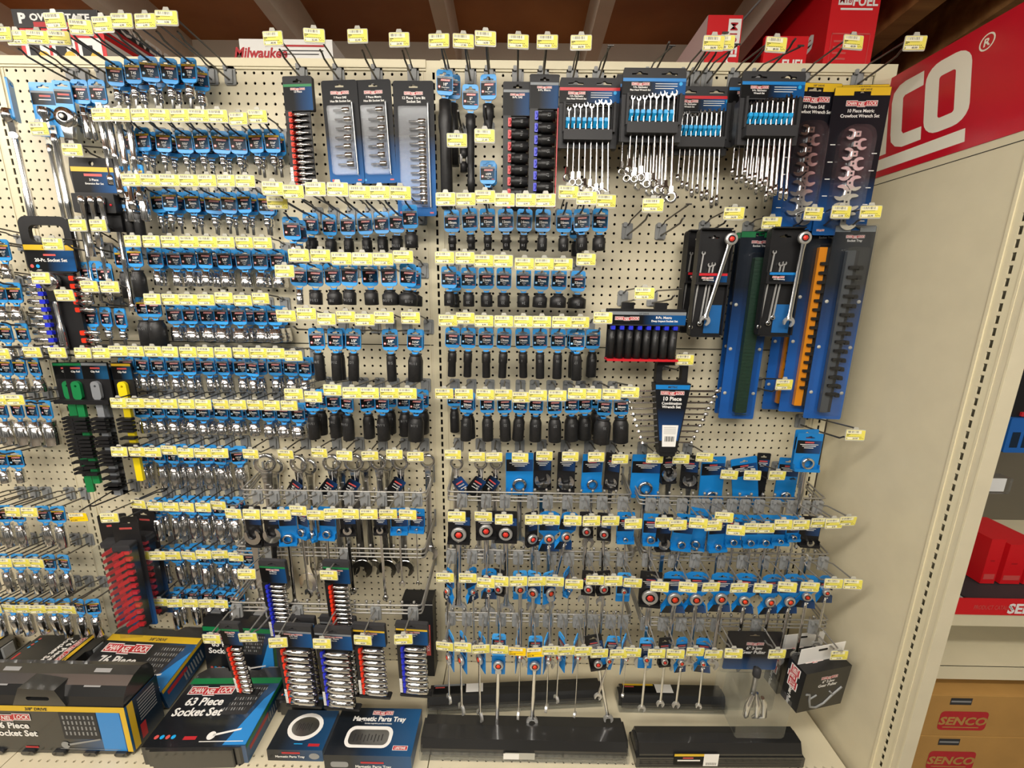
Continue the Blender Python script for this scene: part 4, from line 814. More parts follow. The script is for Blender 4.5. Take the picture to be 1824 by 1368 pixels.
# ten piece combination wrench holder
kit=[]; g=G(); H=8.2
g.prism(rrect(-1.75,1.75,-2.2,.9,.7,5),-.5,.3,BLK,[rrect(-1.1,1.1,-1.5,.25,.4,4)]); g.prism([(-2.0,-1.7),(2.0,-1.7),(1.0,-9.6),(-1.0,-9.6)],-1.0,.2,BLK); g.box(-.9,.9,-.9,.2,-10.1,-9.5,BLK,.15)
lab=G(); lab.add([(-1.9,-1.02,-1.8),(1.9,-1.02,-1.8),(1.02,-1.02,-8.2),(-1.02,-1.02,-8.2)],[(0,1,2,3)],mat('holder_print','0d1016',.35,col2='164a86',axis=2,lo=-4.5,hi=-8.2)); lab.add([(-1.9,-1.03,-1.85),(1.9,-1.03,-1.85),(1.84,-1.03,-2.35),(-1.84,-1.03,-2.35)],[(0,1,2,3)],BLUED); lab.text('METRIC',.3,0,-2.2,-1.035,INK,bold=.03)
logo(lab,0,-2.75,.42,-1.035,2.6); lab.text('10 Piece',.62,0,-3.6,-1.035,WHITE,bold=.03); lab.text('Combination',.42,0,-4.05,-1.035,WHITE,bold=.03); lab.text('Wrench Set',.42,0,-4.45,-1.035,WHITE,bold=.03); lab.add([(-.85,-1.03,-6.4),(.95,-1.03,-6.4),(.78,-1.03,-8.9),(-.72,-1.03,-8.9)],[(0,1,2,3)],WHITE)
for i in range(11): lab.quad(-.5+i*.1,-.46+i*.1+.02*(i%3),-8.3,-7.7,-1.036,INK)
for i in range(5): lab.quad(-.65,.7,-6.7-.17*i,-6.66-.17*i,-1.036,GREY)
kit.append(part('holder',g,None,[part('printed_label',lab)]))
for i in range(10):
    z=-2.6-i*.66; L=5.2-.26*i; w_=G(); r=.52-.03*i
    w_.tube([(-L+r,-.55,z-.1),(0,-.5,z),(L-r,-.55,z+.02)],.14-.004*i,CHROME,6)
    w_.T=Matrix.Translation((L-.1,-.6,z+.05))@rotm(rx=60); ring(w_,r*.75,r*.45,.14,CHROME)
    w_.T=Matrix.Translation((-L+.1,-.6,z-.1))@rotm(rx=60); w_.prism(jawpts(r*.8,r*.75,90),-.1,.1,CHROME); kit.append(part('wrench',w_))
put('combination_wrench_set',kit,'black holder of ten horizontal chrome wrenches reading 10 Piece Combination','wrench set',P_(1195,654,5.0),rx=-3)
# ------------------------------------------------------------------ wire crossbars in three tiers and everything on them
def crossbar(x0,x1,d,Z,back,label,nb):
    g=G(); m=WIRE2
    for dz,r in ((0,.11),(-.62,.1),(-1.1,.1)):
        p=[(x0,-.1,Z+back+dz*.6),(x0,-d+.5,Z+.05+dz),(x0+.08,-d+.12,Z+dz),(x0+.5,-d,Z+dz)]
        q=[(x1-.5,-d,Z+dz),(x1-.08,-d+.12,Z+dz),(x1,-d+.5,Z+.05+dz),(x1,-.1,Z+back+dz*.6)]
        g.tube(p+q,r,m,8)
    k=int((x1-x0-1.4)/1.4)
    for i in range(k+1): x=x0+.8+i*1.4; g.lathe([(.08,-1.1),(.08,.22),(.15,.26),(.18,.4),(.12,.52),(0,.54)],m,8,(x,-d+.1,Z))
    for x in (x0,x1): g.box(x-.12,x+.12,-.2,.1,Z+back-1.6,Z+back+.9,GREY)
    single('wire_crossbar',g,label,'rack bar',group='wire crossbars')
BB={}
for bay,xs in (('middle bay',((-23.7,-1.2,4.8,38.5),(-23.9,-1.2,6.7,32.1),(-24.0,-1.3,8.8,26.1))),('centre right bay',((1.3,23.6,4.6,38.6),(1.4,23.7,6.7,32.2),(1.4,23.7,8.0,24.6))),('far right bay',((24.5,46.8,4.8,38.6),(24.8,46.9,6.7,32.4),(24.9,47.1,8.2,24.6)))):
    for t,(x0,x1,d,Z) in zip(('upper','middle','lower'),xs):
        crossbar(x0,x1,d,Z,.7,f'{t} chrome wire crossbar on pegs, {bay}',9)
def brow(desc,grp,z,tags,d,Zb,y0):
    return row(desc,grp,z,d,Zb,T(tags),y0=y0,bright=True,lo=1.3)
brow('upper crossbar, middle bay','hooks on the upper middle crossbar',14,'280,570,16.99 420,575,17.99 555,570,14.79 650,580,14.99 770,555,12.99 900,575,11.99 1033,570,12.99 1165,570,12.99 1303,575,8.99 1447,578,8.99 1595,578,7.99',9.3,37.8,4.9)
brow('middle crossbar, middle bay','hooks on the middle crossbar, middle bay',14,'385,1030,39.99 1000,1035,39.99',11.1,31.4,6.8)
brow('lower crossbar, middle bay','hooks on the lower middle crossbar',18,'115,370,29.99 383,370,29.99 605,390,49.99 930,400,49.99 1230,385,44.99 1530,375,39.99',13.1,25.3,8.9)
brow('upper crossbar, centre right bay','hooks on the upper centre right crossbar',15,'185,592,30.99 385,595,31.99 540,605,29.99 765,620,27.99 895,622,25.99 1058,622,24.99 1200,622,23.99 1345,622,21.99 1515,637,11.99',9.3,37.7,4.7)
brow('middle crossbar, centre right bay','hooks on the middle centre right crossbar',15,'97,1050,19.99 268,1058,18.99 405,1082,22.99 510,1070,31.99 650,1075,31.49 790,1088,19.99 925,1080,24.99 1070,1098,21.99 1227,1080,20.99 1365,1083,22.99 1512,1090,19.99',11.3,31.5,6.8)
brow('lower crossbar, centre right bay','hooks on the lower centre right crossbar',19,'210,500,31.49 340,505,39.99 470,515,31.49 603,515,30.99 730,530,23.99,s 860,535,22.99,s 970,527,31.99 1083,530,31.99 1203,525,21.99 1318,547,21.99 1455,545,20.99 1553,532,30.99',12.2,24.0,8.1)
brow('upper crossbar, far right bay','hooks on the upper far right crossbar',16,'325,760,11.79 425,770,11.79 568,762,11.79 675,768,11.99 750,712,11.49 833,800,10.99 950,800,10.99 1050,795,9.99 1165,775,8.49 1292,775,8.99 1425,757,8.99 1520,765,8.99 1625,745,8.99',9.4,37.7,4.9)
brow('middle crossbar, far right bay','hooks on the middle far right crossbar',16,'295,1205,30.99 495,1205,33.99 660,1208,28.99 857,1215,29.79 1025,1215,29.49 1195,1205,27.99 1357,1205,24.99 1520,1190,23.99 1655,1190,21.99',11.1,31.5,6.8)
brow('lower crossbar, far right bay','hooks on the lower far right crossbar',20,'230,560,31.99 360,565,30.99 497,555,29.99 625,565,28.99 760,560,27.99 1060,572,59.99 1490,568,54.99',12.3,24.0,8.3)
# hooks of the wrench rows that sit on the board itself
row('big wrench row, middle bay','hooks of the big wrench row',11,4.8,43.0,T('442,1125,99.99 725,1130,79.99 1000,1130,70.99 1205,1140,67.99 1410,1145,59.99 1610,1130,55.99 1780,1155,51.99'))
row('blue wrench card row, centre right bay','hooks of the centre right wrench card row',12,4.8,43.1,T('305,1135,47.99 500,1155,44.99 640,1155,41.99 850,1162,32.99 1047,1155,31.99 1257,1150,30.99 1467,1162,22.99 1662,1170,21.99'))
row('blue wrench card row, far right bay','hooks of the far right wrench card row',16,4.8,43.0,T('262,302,59.99 447,303,42.99 613,300,33.99'))
row('short wrench card row, far right bay','hooks of the short wrench card row',16,4.8,40.6,T('788,418,30.99 950,418,31.49 1128,418,26.99 1315,362,21.49'))
NP=mat('wrench_label_print','0b0d12',.33,col2='184a86',axis=0,lo=-.6,hi=1.6)
RRED=mat('ratchet_red','d8251c',.32); RORG=mat('ratchet_orange','e4421f',.35)
WK={}
def wcard_kit(kind,r,W,Hc,L,five=False,flex=False):
    r=round(r*10)/10; W=round(W*5)/5; Hc=round(Hc*5)/5; L=round(L)
    k=(kind,r,W,Hc,L,flex)
    if k in WK: return WK[k]
    a=W/2; B=Hc+r*1.25; blue=kind in('rb','tb'); cm=BLUED if blue else BLK; g=G(); kit=[]
    if kind in('rb','ok','tk'):
        g.prism(rrect(-a,a,-B,.5,.14,3),-.05,.06,cm,[hslot(0,-.02,min(1,W*.45))]); g.box(-a,a,-.55,.05,-B-.1,-B+.25,cm,.05); g.box(-a,-a+.08,-.4,.05,-B,-B+.7,cm); g.box(a-.08,a,-.4,.05,-B,-B+.7,cm)
    elif kind=='tb':
        g.prism([(-a,-B-.2),(-a*.55,-Hc-.1),(-a*.55,-Hc+.2),(-a,-Hc+.7),(-a,-1.4),(-a*.92,.2),(-a*.5,.5),(a*.5,.5),(a*.92,.2),(a,-1.4),(a,-Hc+.7),(a*.55,-Hc+.2),(a*.55,-Hc-.1),(a,-B-.2)],-.05,.06,cm,[hslot(0,-.02,min(1,W*.5))])
        g.add([(-a*.7,-.5,-B+.2),(a*.7,-.5,-B+.2),(a,-.3,-B-.9),(-a,-.3,-B-.9)],[(0,1,2,3)],NP); g.add([(-a*.7,-.5,-B+.2),(-a,-.3,-B-.9),(-a,0,-B-.2),(-a*.6,0,-B+.2)],[(0,1,2,3)],cm); g.add([(a*.7,-.5,-B+.2),(a,-.3,-B-.9),(a,0,-B-.2),(a*.6,0,-B+.2)],[(0,1,2,3)],cm)
        g.T=Matrix.Translation((0,-.1,0)); g.text('5°',.5,0,-B-.45,-.36,WHITE,bold=.03); g.T=Matrix.Identity(4)
    else:                                    # 'n': narrow blue hang card with the wrench below it
        g.prism(rrect(-.8,.8,-2.6,.35,.3,4),-.05,.06,BLUE,[hslot(0,-.05,.9)]); a=.8
        g.prism(rrect(-a,a,-Hc-1.6,-Hc+.9,.08,2),-.02,.05,BLUED)
    lab=G(); b=a-.06; z1=min(1.9,Hc-r-.1) if kind!='n' else 2.3
    lab.quad(-b,b,-z1,-.35,-.065,NP); lab.quad(-min(.5,b*.7),min(.5,b*.7),-.66,-.5,-.07,PINK)
    for i in range(3): q=b*(.75-.18*i); lab.quad(-q,q,-.86-.2*i,-.79-.2*i,-.07,WHITE)
    kit.append(part('hang_card',g,None,[part('printed_label',lab)]))
    M=Matrix.Translation((0,-.36,-Hc))
    if kind=='ok':
        w_=G(); w_.prism(jawpts(r*1.05,r,12,(0,0)),-.2,.1,CHROME); w_.prism([(-r*.5,-r*.8),(r*.5,-r*.8),(r*.32,-r*2.2),(r*.34,-L),(-r*.34,-L),(-r*.32,-r*2.2)],-.08,.1,CHROME); w_.T=Matrix.Translation((0,0,-L)); ring(w_,r*.85,r*.55,.18,CHROME)
    else: w_=wrench_g(L,r,BSTL if kind!='rb' else None,ratchet=kind!='rb',thick=.13,flex=flex)
    w_.v=[tuple(M@Vector(p)) for p in w_.v]; sub=[]
    if kind in('tk','tb','n'):
        i_=insert_g(r,.3,RRED if kind=='tk' else RORG); i_.v=[tuple(M@Vector(p)) for p in i_.v]; sub=[part('ratchet_insert',i_,'red plastic insert')]
    kit.append(part('wrench',w_,None,sub)); WK[k]=kit; return kit
def wcards(z,d,desc,grp,items,Zb=38,y0=0):
    """items: column, row of the ring or jaw on the photo, kind, radius and card width in zoomed pixels, slot-to-ring, wrench length, turn"""
    s_=ZS_[z][2]
    for i,it in enumerate(items):
        x,y,kind,rp,wp,Hc,L=it[:7]; yaw=it[7] if len(it)>7 else R.uniform(-6,6); dd_=it[8] if len(it)>8 else d
        P=at(*px(z,x,y),dd_+.35); Hc=Zb+prong_z(dd_-y0,9)-.05-P.z; sc_=F/((P-EYE).dot(FW)); r=rp/s_/sc_; W=wp/s_/sc_
        Hc=max(Hc,max(.25,r)+1.0); kk={'rb':'ring end wrench on blue card','ok':'open end wrench on black card','tk':'red centred ratcheting wrench on black card','tb':'ratcheting wrench on flared blue card','n':'ratcheting wrench on slim blue card'}[kind]
        thing('wrench_card',wcard_kit(kind,max(.25,r),max(1.3,W),Hc,L,flex=(i%3==0 and kind=='n')),f'{kk}, {NUM[i]} from left, {desc}','wrench',(P.x,-dd_,P.z+round(Hc*5)/5),rz=yaw,ry=it[9] if len(it)>9 else R.uniform(-1.5,1.5),group=grp)
wcards(15,2.9,'top wrench row, centre right bay','wrench cards of the top centre right row',[(655,355,'rb',52,205,3.5,8,0),(830,315,'ok',64,140,3.5,9,5),(1010,330,'ok',58,135,3.5,9,-4),(1205,352,'rb',42,160,3.5,8,8),(1358,335,'ok',45,115,3.5,8,-18)],43.1,0)
wcards(16,2.9,'top wrench row, far right bay','wrench cards of the top far right row',[(197,515,'rb',52,205,4,9,0),(360,415,'ok',52,110,2.5,10,10),(508,455,'ok',48,115,3.5,10,-10),(658,572,'rb',42,175,3.5,8,4),(865,600,'rb',40,185,3.5,8,2,3.1,-10),(1005,560,'ok',34,90,3.5,8,-4,1.6),(1190,570,'rb',34,140,3.5,8,-6)],43.0,0)
wcards(16,5.9,'high hook beside end panel','wrench cards on the high right hook',[(1345,340,'rb',42,175,4,10,-2),(1318,330,'rb',40,170,4,10,4,4.6)],47.0,0)
wcards(14,7.4,'upper crossbar, middle bay','wrench cards on the upper middle crossbar',[(430,742,'ok',62,135,5,9,-4),(575,730,'ok',62,130,4.5,9,5),(690,762,'rb',40,135,5,9,6),(800,715,'rb',34,120,4,8,-25),(885,735,'rb',32,90,4.5,8,-50),(988,728,'rb',34,135,4.5,8,-3),(1138,697,'ok',33,120,4,8,4),(1385,695,'ok',27,110,4,9,0),(1527,702,'rb',20,125,3.5,7,3),(1663,695,'rb',16,120,3.5,7,-4)],37.8,4.9)
wcards(15,7.3,'upper crossbar, centre right bay','wrench cards on the upper centre right crossbar',[(203,728,'tk',56,165,4,10,0),(402,700,'tk',54,160,3.5,11,4),(553,725,'tk',50,165,4,10,-3),(745,765,'tk',42,110,4.5,9,25),(880,762,'tb',42,160,4,9,0),(1036,745,'tb',40,140,4,9,15,7.3,12),(1163,706,'tk',34,110,3.5,9,0),(1296,727,'tk',35,110,3.5,9,-8),(1455,768,'rb',18,135,4.5,8,0)],37.7,4.7)
wcards(16,7.4,'upper crossbar, far right bay','wrench cards on the upper far right crossbar',[(233,878,'rb',32,110,4.5,9,-4),(328,905,'ok',40,115,4.5,8,6),(474,915,'rb',33,150,4.5,8,4,7.4,8),(563,910,'rb',30,120,4.5,8,-20,6.0),(702,930,'rb',27,140,4.5,7,5),(822,895,'rb',25,110,4,7,0),(935,900,'rb',24,110,4,7,0),(1045,898,'rb',22,108,4,7,-4),(1153,890,'rb',20,125,4,7,0),(1243,862,'rb',18,100,4,6,6),(1360,898,'ok',26,140,4,6,-4)],37.7,4.9)
wcards(15,9.2,'middle crossbar, centre right bay','wrench cards on the middle centre right crossbar',[(128,1160,'tb',26,100,4,7,-45),(290,1166,'tb',20,100,4,7,40),(428,1146,'tb',18,120,4,8,0),(506,1140,'tk',36,90,3.5,10,-20),(660,1142,'n',40,90,4,10,4),(768,1170,'n',42,90,4.5,10,-20),(880,1172,'n',40,90,4.5,10,25),(1010,1165,'rb',16,100,4,10,60),(1182,1140,'tk',32,100,3.5,9,-8),(1290,1140,'tk',30,100,3.5,9,10),(1446,1158,'n',18,90,4,7,0)],31.5,6.8)
wcards(16,9.2,'middle crossbar, far right bay','wrench cards on the middle far right crossbar',[(232,1285,'tk',58,150,5,9,-6),(402,1297,'tb',48,170,5,9,0),(553,1300,'tb',45,160,5,9,-4),(733,1295,'tb',42,165,5,9,0),(898,1310,'tb',40,150,4.5,9,-6),(1078,1318,'tb',38,150,4.5,8,8),(1218,1315,'tb',38,150,4.5,8,4),(1340,1280,'tb',34,140,4.5,8,-8),(1475,1250,'tb',28,110,4,7,0)],31.5,6.8)
wcards(19,10.4,'lower crossbar, centre right bay','wrench cards on the lower centre right crossbar',[(255,585,'n',28,60,4.5,6,-60),(342,600,'n',40,70,4.5,7,-55),(475,595,'n',38,70,4.5,8,-58),(597,632,'n',36,100,4.5,9,0),(728,585,'n',30,90,4.5,8,80),(857,636,'n',34,100,4.5,8,3),(935,595,'n',26,100,4,7,70),(1050,590,'n',22,100,4,6,-65),(1148,590,'n',20,80,4,8,65),(1268,625,'tk',30,120,3.5,8,0,10.4,-12),(1415,596,'n',22,110,4,5,10,10.4,12),(1492,600,'n',14,60,4,5,60)],24.0,8.1)
wcards(20,10.5,'lower crossbar, far right bay','wrench cards on the lower far right crossbar',[(160,606,'n',24,100,4.5,7,0),(282,622,'tk',24,90,4.5,6,6),(400,630,'tb',22,90,4.5,6,8),(552,636,'tb',20,110,4,6,-8)],24.0,8.3)
# big bare wrenches hanging on the board, some with paper tags
for i,(z,x,y,rp,L,tg,d,yw) in enumerate(((14,520,190,78,17,0,2.2,14),(14,772,196,74,17,1,2.2,-12),(14,1022,190,70,16,1,2.2,0),(14,1190,188,72,15,1,2.4,8),(14,1372,182,64,15,0,2.2,-6),(14,1540,185,62,15,1,2.2,0),(14,1745,172,56,13,0,2.0,8),(15,185,190,52,13,1,2.2,-8),(15,365,190,50,13,1,3.2,6),(15,482,190,50,13,1,2.2,-12),(14,590,215,66,16,0,1.0,8),(14,850,215,66,16,0,1.0,-6),(14,1090,205,62,15,0,1.0,8),(14,1265,200,60,15,0,1.0,5),(14,1440,195,56,14,0,1.0,-5))):
    P=at(*px(z,x,y),d); r=rp/ZS_[z][2]/(F/((P-EYE).dot(FW))); g=G(); ring(g,r,r*.68,.28,CHROME)
    w0=r*.5; g.prism([(-w0,-r*.85),(w0,-r*.85),(w0*.72,-r*2),(w0*.75,-L+r*1.9),(w0*1.5,-L+r*.7),(-w0*1.5,-L+r*.7),(-w0*.75,-L+r*1.9),(-w0*.72,-r*2)],-.16,.16,CHROME); g.prism([(-w0*.35,-r*2.2),(w0*.35,-r*2.2),(w0*.35,-L+r*2.2),(-w0*.35,-L+r*2.2)],-.2,.2,STEEL)
    g.prism(jawpts(r*1.15,r*1.15,165,(0,-L)),-.24,.24,CHROME)
    kit=[part('wrench_body',g)]
    if tg:
        p=G(); p.T=Matrix.Translation((.1,-.55,-r-1.0))@rotm(ry=R.choice((-38,35,40)),rx=6); p.prism(rrect(-.8,.8,-2.6,0,.15,2),-.02,.02,NP,[]); p.quad(-.5,.5,-.75,-.55,-.026,PINK); p.text('Wrench',.28,0,-1.15,-.03,WHITE,bold=.02); p.quad(-.4,.5,-1.5,-1.42,-.026,WHITE); p.T=Matrix.Identity(4); p.tube([(0,-.3,-r*.9),(.1,-.55,-r-.9)],.03,WHITE,5)
        kit.append(part('paper_tag',p,'navy paper tag on white string'))
    bay='middle bay' if z==14 else 'centre right bay'
    kk=f'large chrome wrench {NUM[i if i<7 else (i-7 if i<10 else i-10)]} from left, {bay}' if i<10 else f'large chrome wrench close to board behind the {NUM[i-10]} one, middle bay'
    put('combination_wrench',kit,kk,'wrench',P,rz=yw,ry=R.uniform(-2,2),group='large bare chrome wrenches')
# ------------------------------------------------------------------ socket rails on the middle and lower crossbars
def crail(n,clip,st,l1,r0,r1,L0,L1,W,pit,white=True): return rail_kit(W,2.5,n,pit,clip,'deep',r0,r1,L0,L1,st,[l1,'Socket Set'],.5,white=white)
for z,x,y,d,k,lab in ((14,575,945,9.4,(12,CBLUE,GRN,'13 Piece',.2,.26,1.9,2.0,3.1,.62),'blue clip rail of small chrome sockets on the middle crossbar'),
    (14,1055,950,9.6,(12,REDO,GRN,'13 Piece',.2,.26,1.9,2.0,3.1,.62),'red clip rail of small chrome sockets on the middle crossbar'),
    (18,245,275,11.8,(10,REDO,GRN,'10 Piece',.2,.3,1.2,1.1,2.5,.66),'leftmost red clip rail, small sockets, lower crossbar'),
    (18,715,290,11.6,(8,REDO,GSTR,'8-Pc. SAE',.36,.5,2.9,2.9,4.3,1.02),'large red clip rail of long chrome sockets, lower crossbar'),
    (18,1010,310,11.6,(8,CBLUE,GSTR,'8-Pc. Metric',.36,.5,2.9,2.9,4.3,1.02),'large blue clip rail of long chrome sockets, lower crossbar'),
    (18,1275,285,11.4,(8,REDO,YELD,'8-Pc. SAE',.3,.42,2.5,2.5,3.7,.86),'medium red clip rail with yellow stripe, lower crossbar'),
    (18,1590,275,11.2,(8,CBLUE,YELD,'8-Pc. Metric',.3,.42,2.5,2.5,3.7,.86),'medium blue clip rail with yellow stripe, lower crossbar'),
    (18,745,225,9.3,(8,REDO,GSTR,'8-Pc. SAE',.36,.5,2.9,2.9,4.3,1.02),'second large red clip rail hanging behind the first'),
    (18,1045,228,9.3,(8,CBLUE,GSTR,'8-Pc. Metric',.36,.5,2.9,2.9,4.3,1.02),'second large blue clip rail hanging behind the first')):
    put('socket_rail',crail(*k),lab,'socket rail',at(*px(z,x,y),d),rz=-6 if x<300 else -3,rx=3,ry=-4 if x<300 else 0)
# ------------------------------------------------------------------ specials of the left bay
def blue_big(W,H,inner):
    g=G(); g.prism(rrect(-W/2,W/2,-H,.4,.15,3),-.08,.08,BLUE,[hslot(0,-.05,1.2)]); lab=G(); lab.quad(-W/2+.05,W/2-.05,-1.7,-.4,-.09,LBL); lab.quad(-W/2+.05,W/2-.05,-.6,-.4,-.095,GSTR); lab.quad(-.5,.6,-.95,-.78,-.095,PINK); lab.quad(-.6,.6,-1.25,-1.17,-.095,WHITE)
    return [part('hang_card',g,None,[part('printed_label',lab)])]+inner
g=G(); g.lathe([(.2,.9),(.6,.8),(.65,.2),(.4,-.2),(.35,-.6),(0,-.6)],CHROME,16,(0,-.3,-2.9)); g.box(-.4,.4,-.6,-.1,-4.0,-3.2,CHROME,.1)
put('adapter_card',blue_big(2.7,4.7,[part('adapter',g)]),'large blue card with chrome adapter, top left corner','adapter',at(77,155,2.4),rz=4)
def ratchet(L,r,flex=True):
    g=G(); g.lathe([(r*.5,-.45),(r*.95,-.42),(r,-.2),(r,.2),(r*.8,.35),(0,.35)],CHROME,20,(0,0,0),'y'); g.lathe([(0,-.62),(r*.4,-.6),(r*.45,-.45)],BLK,14,(0,0,0),'y'); g.lathe([(0,-.66),(r*.22,-.66),(r*.24,-.6)],WHITE,12,(0,0,0),'y')
    g.prism([(-r*.6,-r*.6),(r*.6,-r*.6),(r*.4,-r*2.2),(-r*.4,-r*2.2)],-.25,.25,CHROME)
    if flex: g.lathe([(.34,-.4),(.34,.4)],STEEL,12,(0,0,-r*2.3),'x')
    g.lathe([(.2,-r*2.2),(.26,-r*2.6),(.22,-L*.6),(.34,-L*.65),(.4,-L+.3),(.3,-L),(0,-L)],CHROME,14); return g
k=blue_big(1.7,3.4,[]); q=ratchet(7,.95); q.v=[(a+.3,b-.5,c-3.2) for a,b,c in q.v]; k.append(part('ratchet',q)); put('ratchet_card',k,'flex head chrome ratchet on blue card, top left corner','ratchet',at(110,152,3.0),rz=6)
k=blue_big(1.7,3.4,[]); q=ratchet(11,.8); q.v=[(a-.3,b-.5,c-3.0) for a,b,c in q.v]; k.append(part('ratchet',q)); put('ratchet_card',k,'long chrome ratchet seen edgewise at left edge of frame','ratchet',at(17,150,3.2),rz=-55)
for i,(x,y,dia) in enumerate(((141,148,.8),(172,148,.8),(152,152,.8))):
    put('joint_card',card_kit('1/2"','bitL',dia,'g')if False else card_kit('1/2"','cd',.75,'g'),f'chrome universal joint on blue card, {NUM[i]} in top left corner','joint',at(x,y,2.6-.5*(i==2)),rz=5,group='universal joint cards')
# long chrome bars
def bar(n,x,y,d,L,r,lab,yaw=0,tilt=0,m=None):
    g=G(); g.lathe([(r*.6,.1),(r*1.25,0),(r*1.25,-.8),(r,-1.0),(r,-L*.45),(r*1.15,-L*.46),(r*1.15,-L*.52),(r,-L*.53),(r,-L+1),(r*1.5,-L+.9),(r*1.5,-L),(0,-L)],m or CHROME,16); g.prism([(-.3,.9),(.3,.9),(.3,0),(-.3,0)],-.03,.03,HOLD,[circ(0,.6,.14,8)])
    single('extension_bar',g,lab,'bar',at(x,y,d),rz=yaw,ry=tilt,group='long chrome bars')
bar(0,97,240,2.6,14,.3,'thick wrapped chrome bar, fourth hook zone, left bay',0,0)
bar(0,88,258,2.0,12,.22,'thinner chrome bar just left of the thick wrapped one',0,0)
for i,(x,y,L) in enumerate(((178,200,7),(193,205,8),(210,208,9),(228,210,8))): bar(0,x,y,3.4,L,.27,f'chrome extension bar, {NUM[i]} of four left of the hex bits',0,0)
bar(0,145,400,3,7,.17,'thin chrome bar below the three bar set, left one'); bar(0,170,385,3,9,.2,'thin chrome bar below the three bar set, middle one'); bar(0,205,372,3.2,11,.24,'long chrome bar reaching down to the twenty piece set')
for (x,y,k_,dia,l) in ((222,302,'cd',.95,'chrome deep socket card left of the metric bits'),(246,300,'cd',.9,'chrome deep socket card nearest the metric bits')): put('socket_card',card_kit('1/2"',k_,dia,'y'),l,'socket',at(x,y,3.2),rz=-20)
for (x,y,l) in ((222,337,'black deep socket under the metric bit tags, left one'),(238,338,'black deep socket under the metric bit tags, right one')): put('socket_card',card_kit('3/4"','id',.95,'y'),l,'socket',at(x,y,3.0),rz=25)
hk(71,232,5.0,80.0,'57.99','peg hook tagged $57.99 at left, holding thick chrome bar'); hk(131,270,4.8,76.4,'79.99','peg hook tagged $79.99 above the three bar set')
for x,y,pr,n,Z in ((140,402,'6.99','upper left',66.6),(176,402,'7.99','upper right',66.6),(160,511,'7.99','lower left',60.6),(197,512,'14.99','lower right',60.6)): hk(x,y,5.2,Z,pr,f'{n} peg hook tagged ${pr} of four beside twenty piece set')
hk(96,436,6.0,66.6,'39.99','peg hook tagged $39.99 on twenty piece set'); hk(75,496,6.2,62.4,'52.99','peg hook tagged $52.99 left of twenty piece set'); hk(116,528,6.0,60.4,'33.99','peg hook tagged $33.99 below twenty piece set')
# three bar set
kit=[]; g=G(); g.prism([(-2.1,.5),(-2.3,-1),(-2.15,-3.1),(2.15,-3.1),(2.3,-1),(2.1,.5)],-.15,.15,BLK2,[circ(0,-.05,.25,10)]); g.box(-2.1,2.1,-.7,.2,-5.0,-3.1,BLK,.05); g.box(-2.0,2.0,-.1,.3,-6.8,-5,BLK)
lab=G(); lab.quad(-2.1,2.1,-2.9,-.4,-.16,LBLW); lab.quad(-2.12,2.12,-.85,-.4,-.165,YELD); lab.quad(-.9,.9,-1.3,-1.05,-.17,PINK); lab.text('3 Piece',.32,0,-1.75,-.17,WHITE,bold=.02); lab.text('Extension Bar Set',.26,0,-2.1,-.17,WHITE,bold=.02)
kit.append(part('header_card',g,None,[part('printed_label',lab)]))
for i,L in enumerate((9.5,8.5,7.0)): b=G(); x=-.9+i*.95; b.lathe([(.15,-3.4),(.32,-3.5),(.32,-4.2),(.24,-4.3),(.24,-L*.8),(.3,-L*.85),(.3,-L),(0,-L)],CHROME,14,(x,-.95,0)); kit.append(part('extension_bar',b))
b=G(); b.lathe([(0,-.78),(.12,-.76),(.12,-.7)],RED,12,(1.7,0,-4.2),'y'); kit.append(part('red_button',b))
put('extension_bar_set',kit,'black yellow striped holder with three chrome bars','socket set',at(164,291,3.6),rz=4)
# twenty piece set
kit=[]; g=G(); g.prism(rrect(-2.65,2.65,-4.4,1.5,.9,6),-.3,.1,BLK,[rrect(-1.7,1.9,-1.2,.6,.6,5)]); g.box(-1.6,1.9,-.2,.2,-13.0,-4.4,BLK)
lab=G(); lab.quad(-2.5,2.5,-4.2,-1.5,-.31,LBLW); lab.quad(-2.6,2.6,-2.0,-1.45,-.315,YELD); lab.text('20-Pc. Socket Set',.48,0,-3.2,-.32,WHITE,bold=.03); lab.plate(circ(-2.1,-3.7,.2,10),-.32,PINK); lab.plate(circ(-1.5,-3.7,.2,10),-.32,SKYB); lab.text('3/8" DRIVE',.3,0,-1.85,-.32,INK,bold=.03); lab.quad(-.7,.6,-2.6,-2.4,-.32,PINK)
kit.append(part('header_card',g,None,[part('printed_label',lab)])); q=ratchet(7.5,.95,False); q.v=[(a-.2,b-.6,c-5.4) for a,b,c in q.v]; kit.append(part('ratchet',q))
for i in range(10):
    z=-4.95-.86*i; L=1.15+.05*i; c=G(); c.box(-1.9,-1.3,-.6,-.1,z-.24,z+.24,CBLUE,.08); kit.append(part('clip',c)); s=G(); s.lathe([(.12,0),(.26,-.02),(.28,-L),(0,-L)],CHROME,12,(-1.9,-.35,z),'x'); kit.append(part('socket',s))
    if i<5 or i>6:
        c=G(); c.box(1.7,2.2,-.6,-.1,z-.26,z+.26,REDO,.08); kit.append(part('clip',c)); s=G(); s.lathe([(.12,0),(.3,.02),(.3,.9),(.2,1.4),(0,1.45)],CHROME,12,(2.2,-.35,z),'x'); kit.append(part('socket',s))
put('socket_set',kit,'twenty piece socket set with ratchet, red and blue clips','socket set',at(85,412,3.6),rz=3)
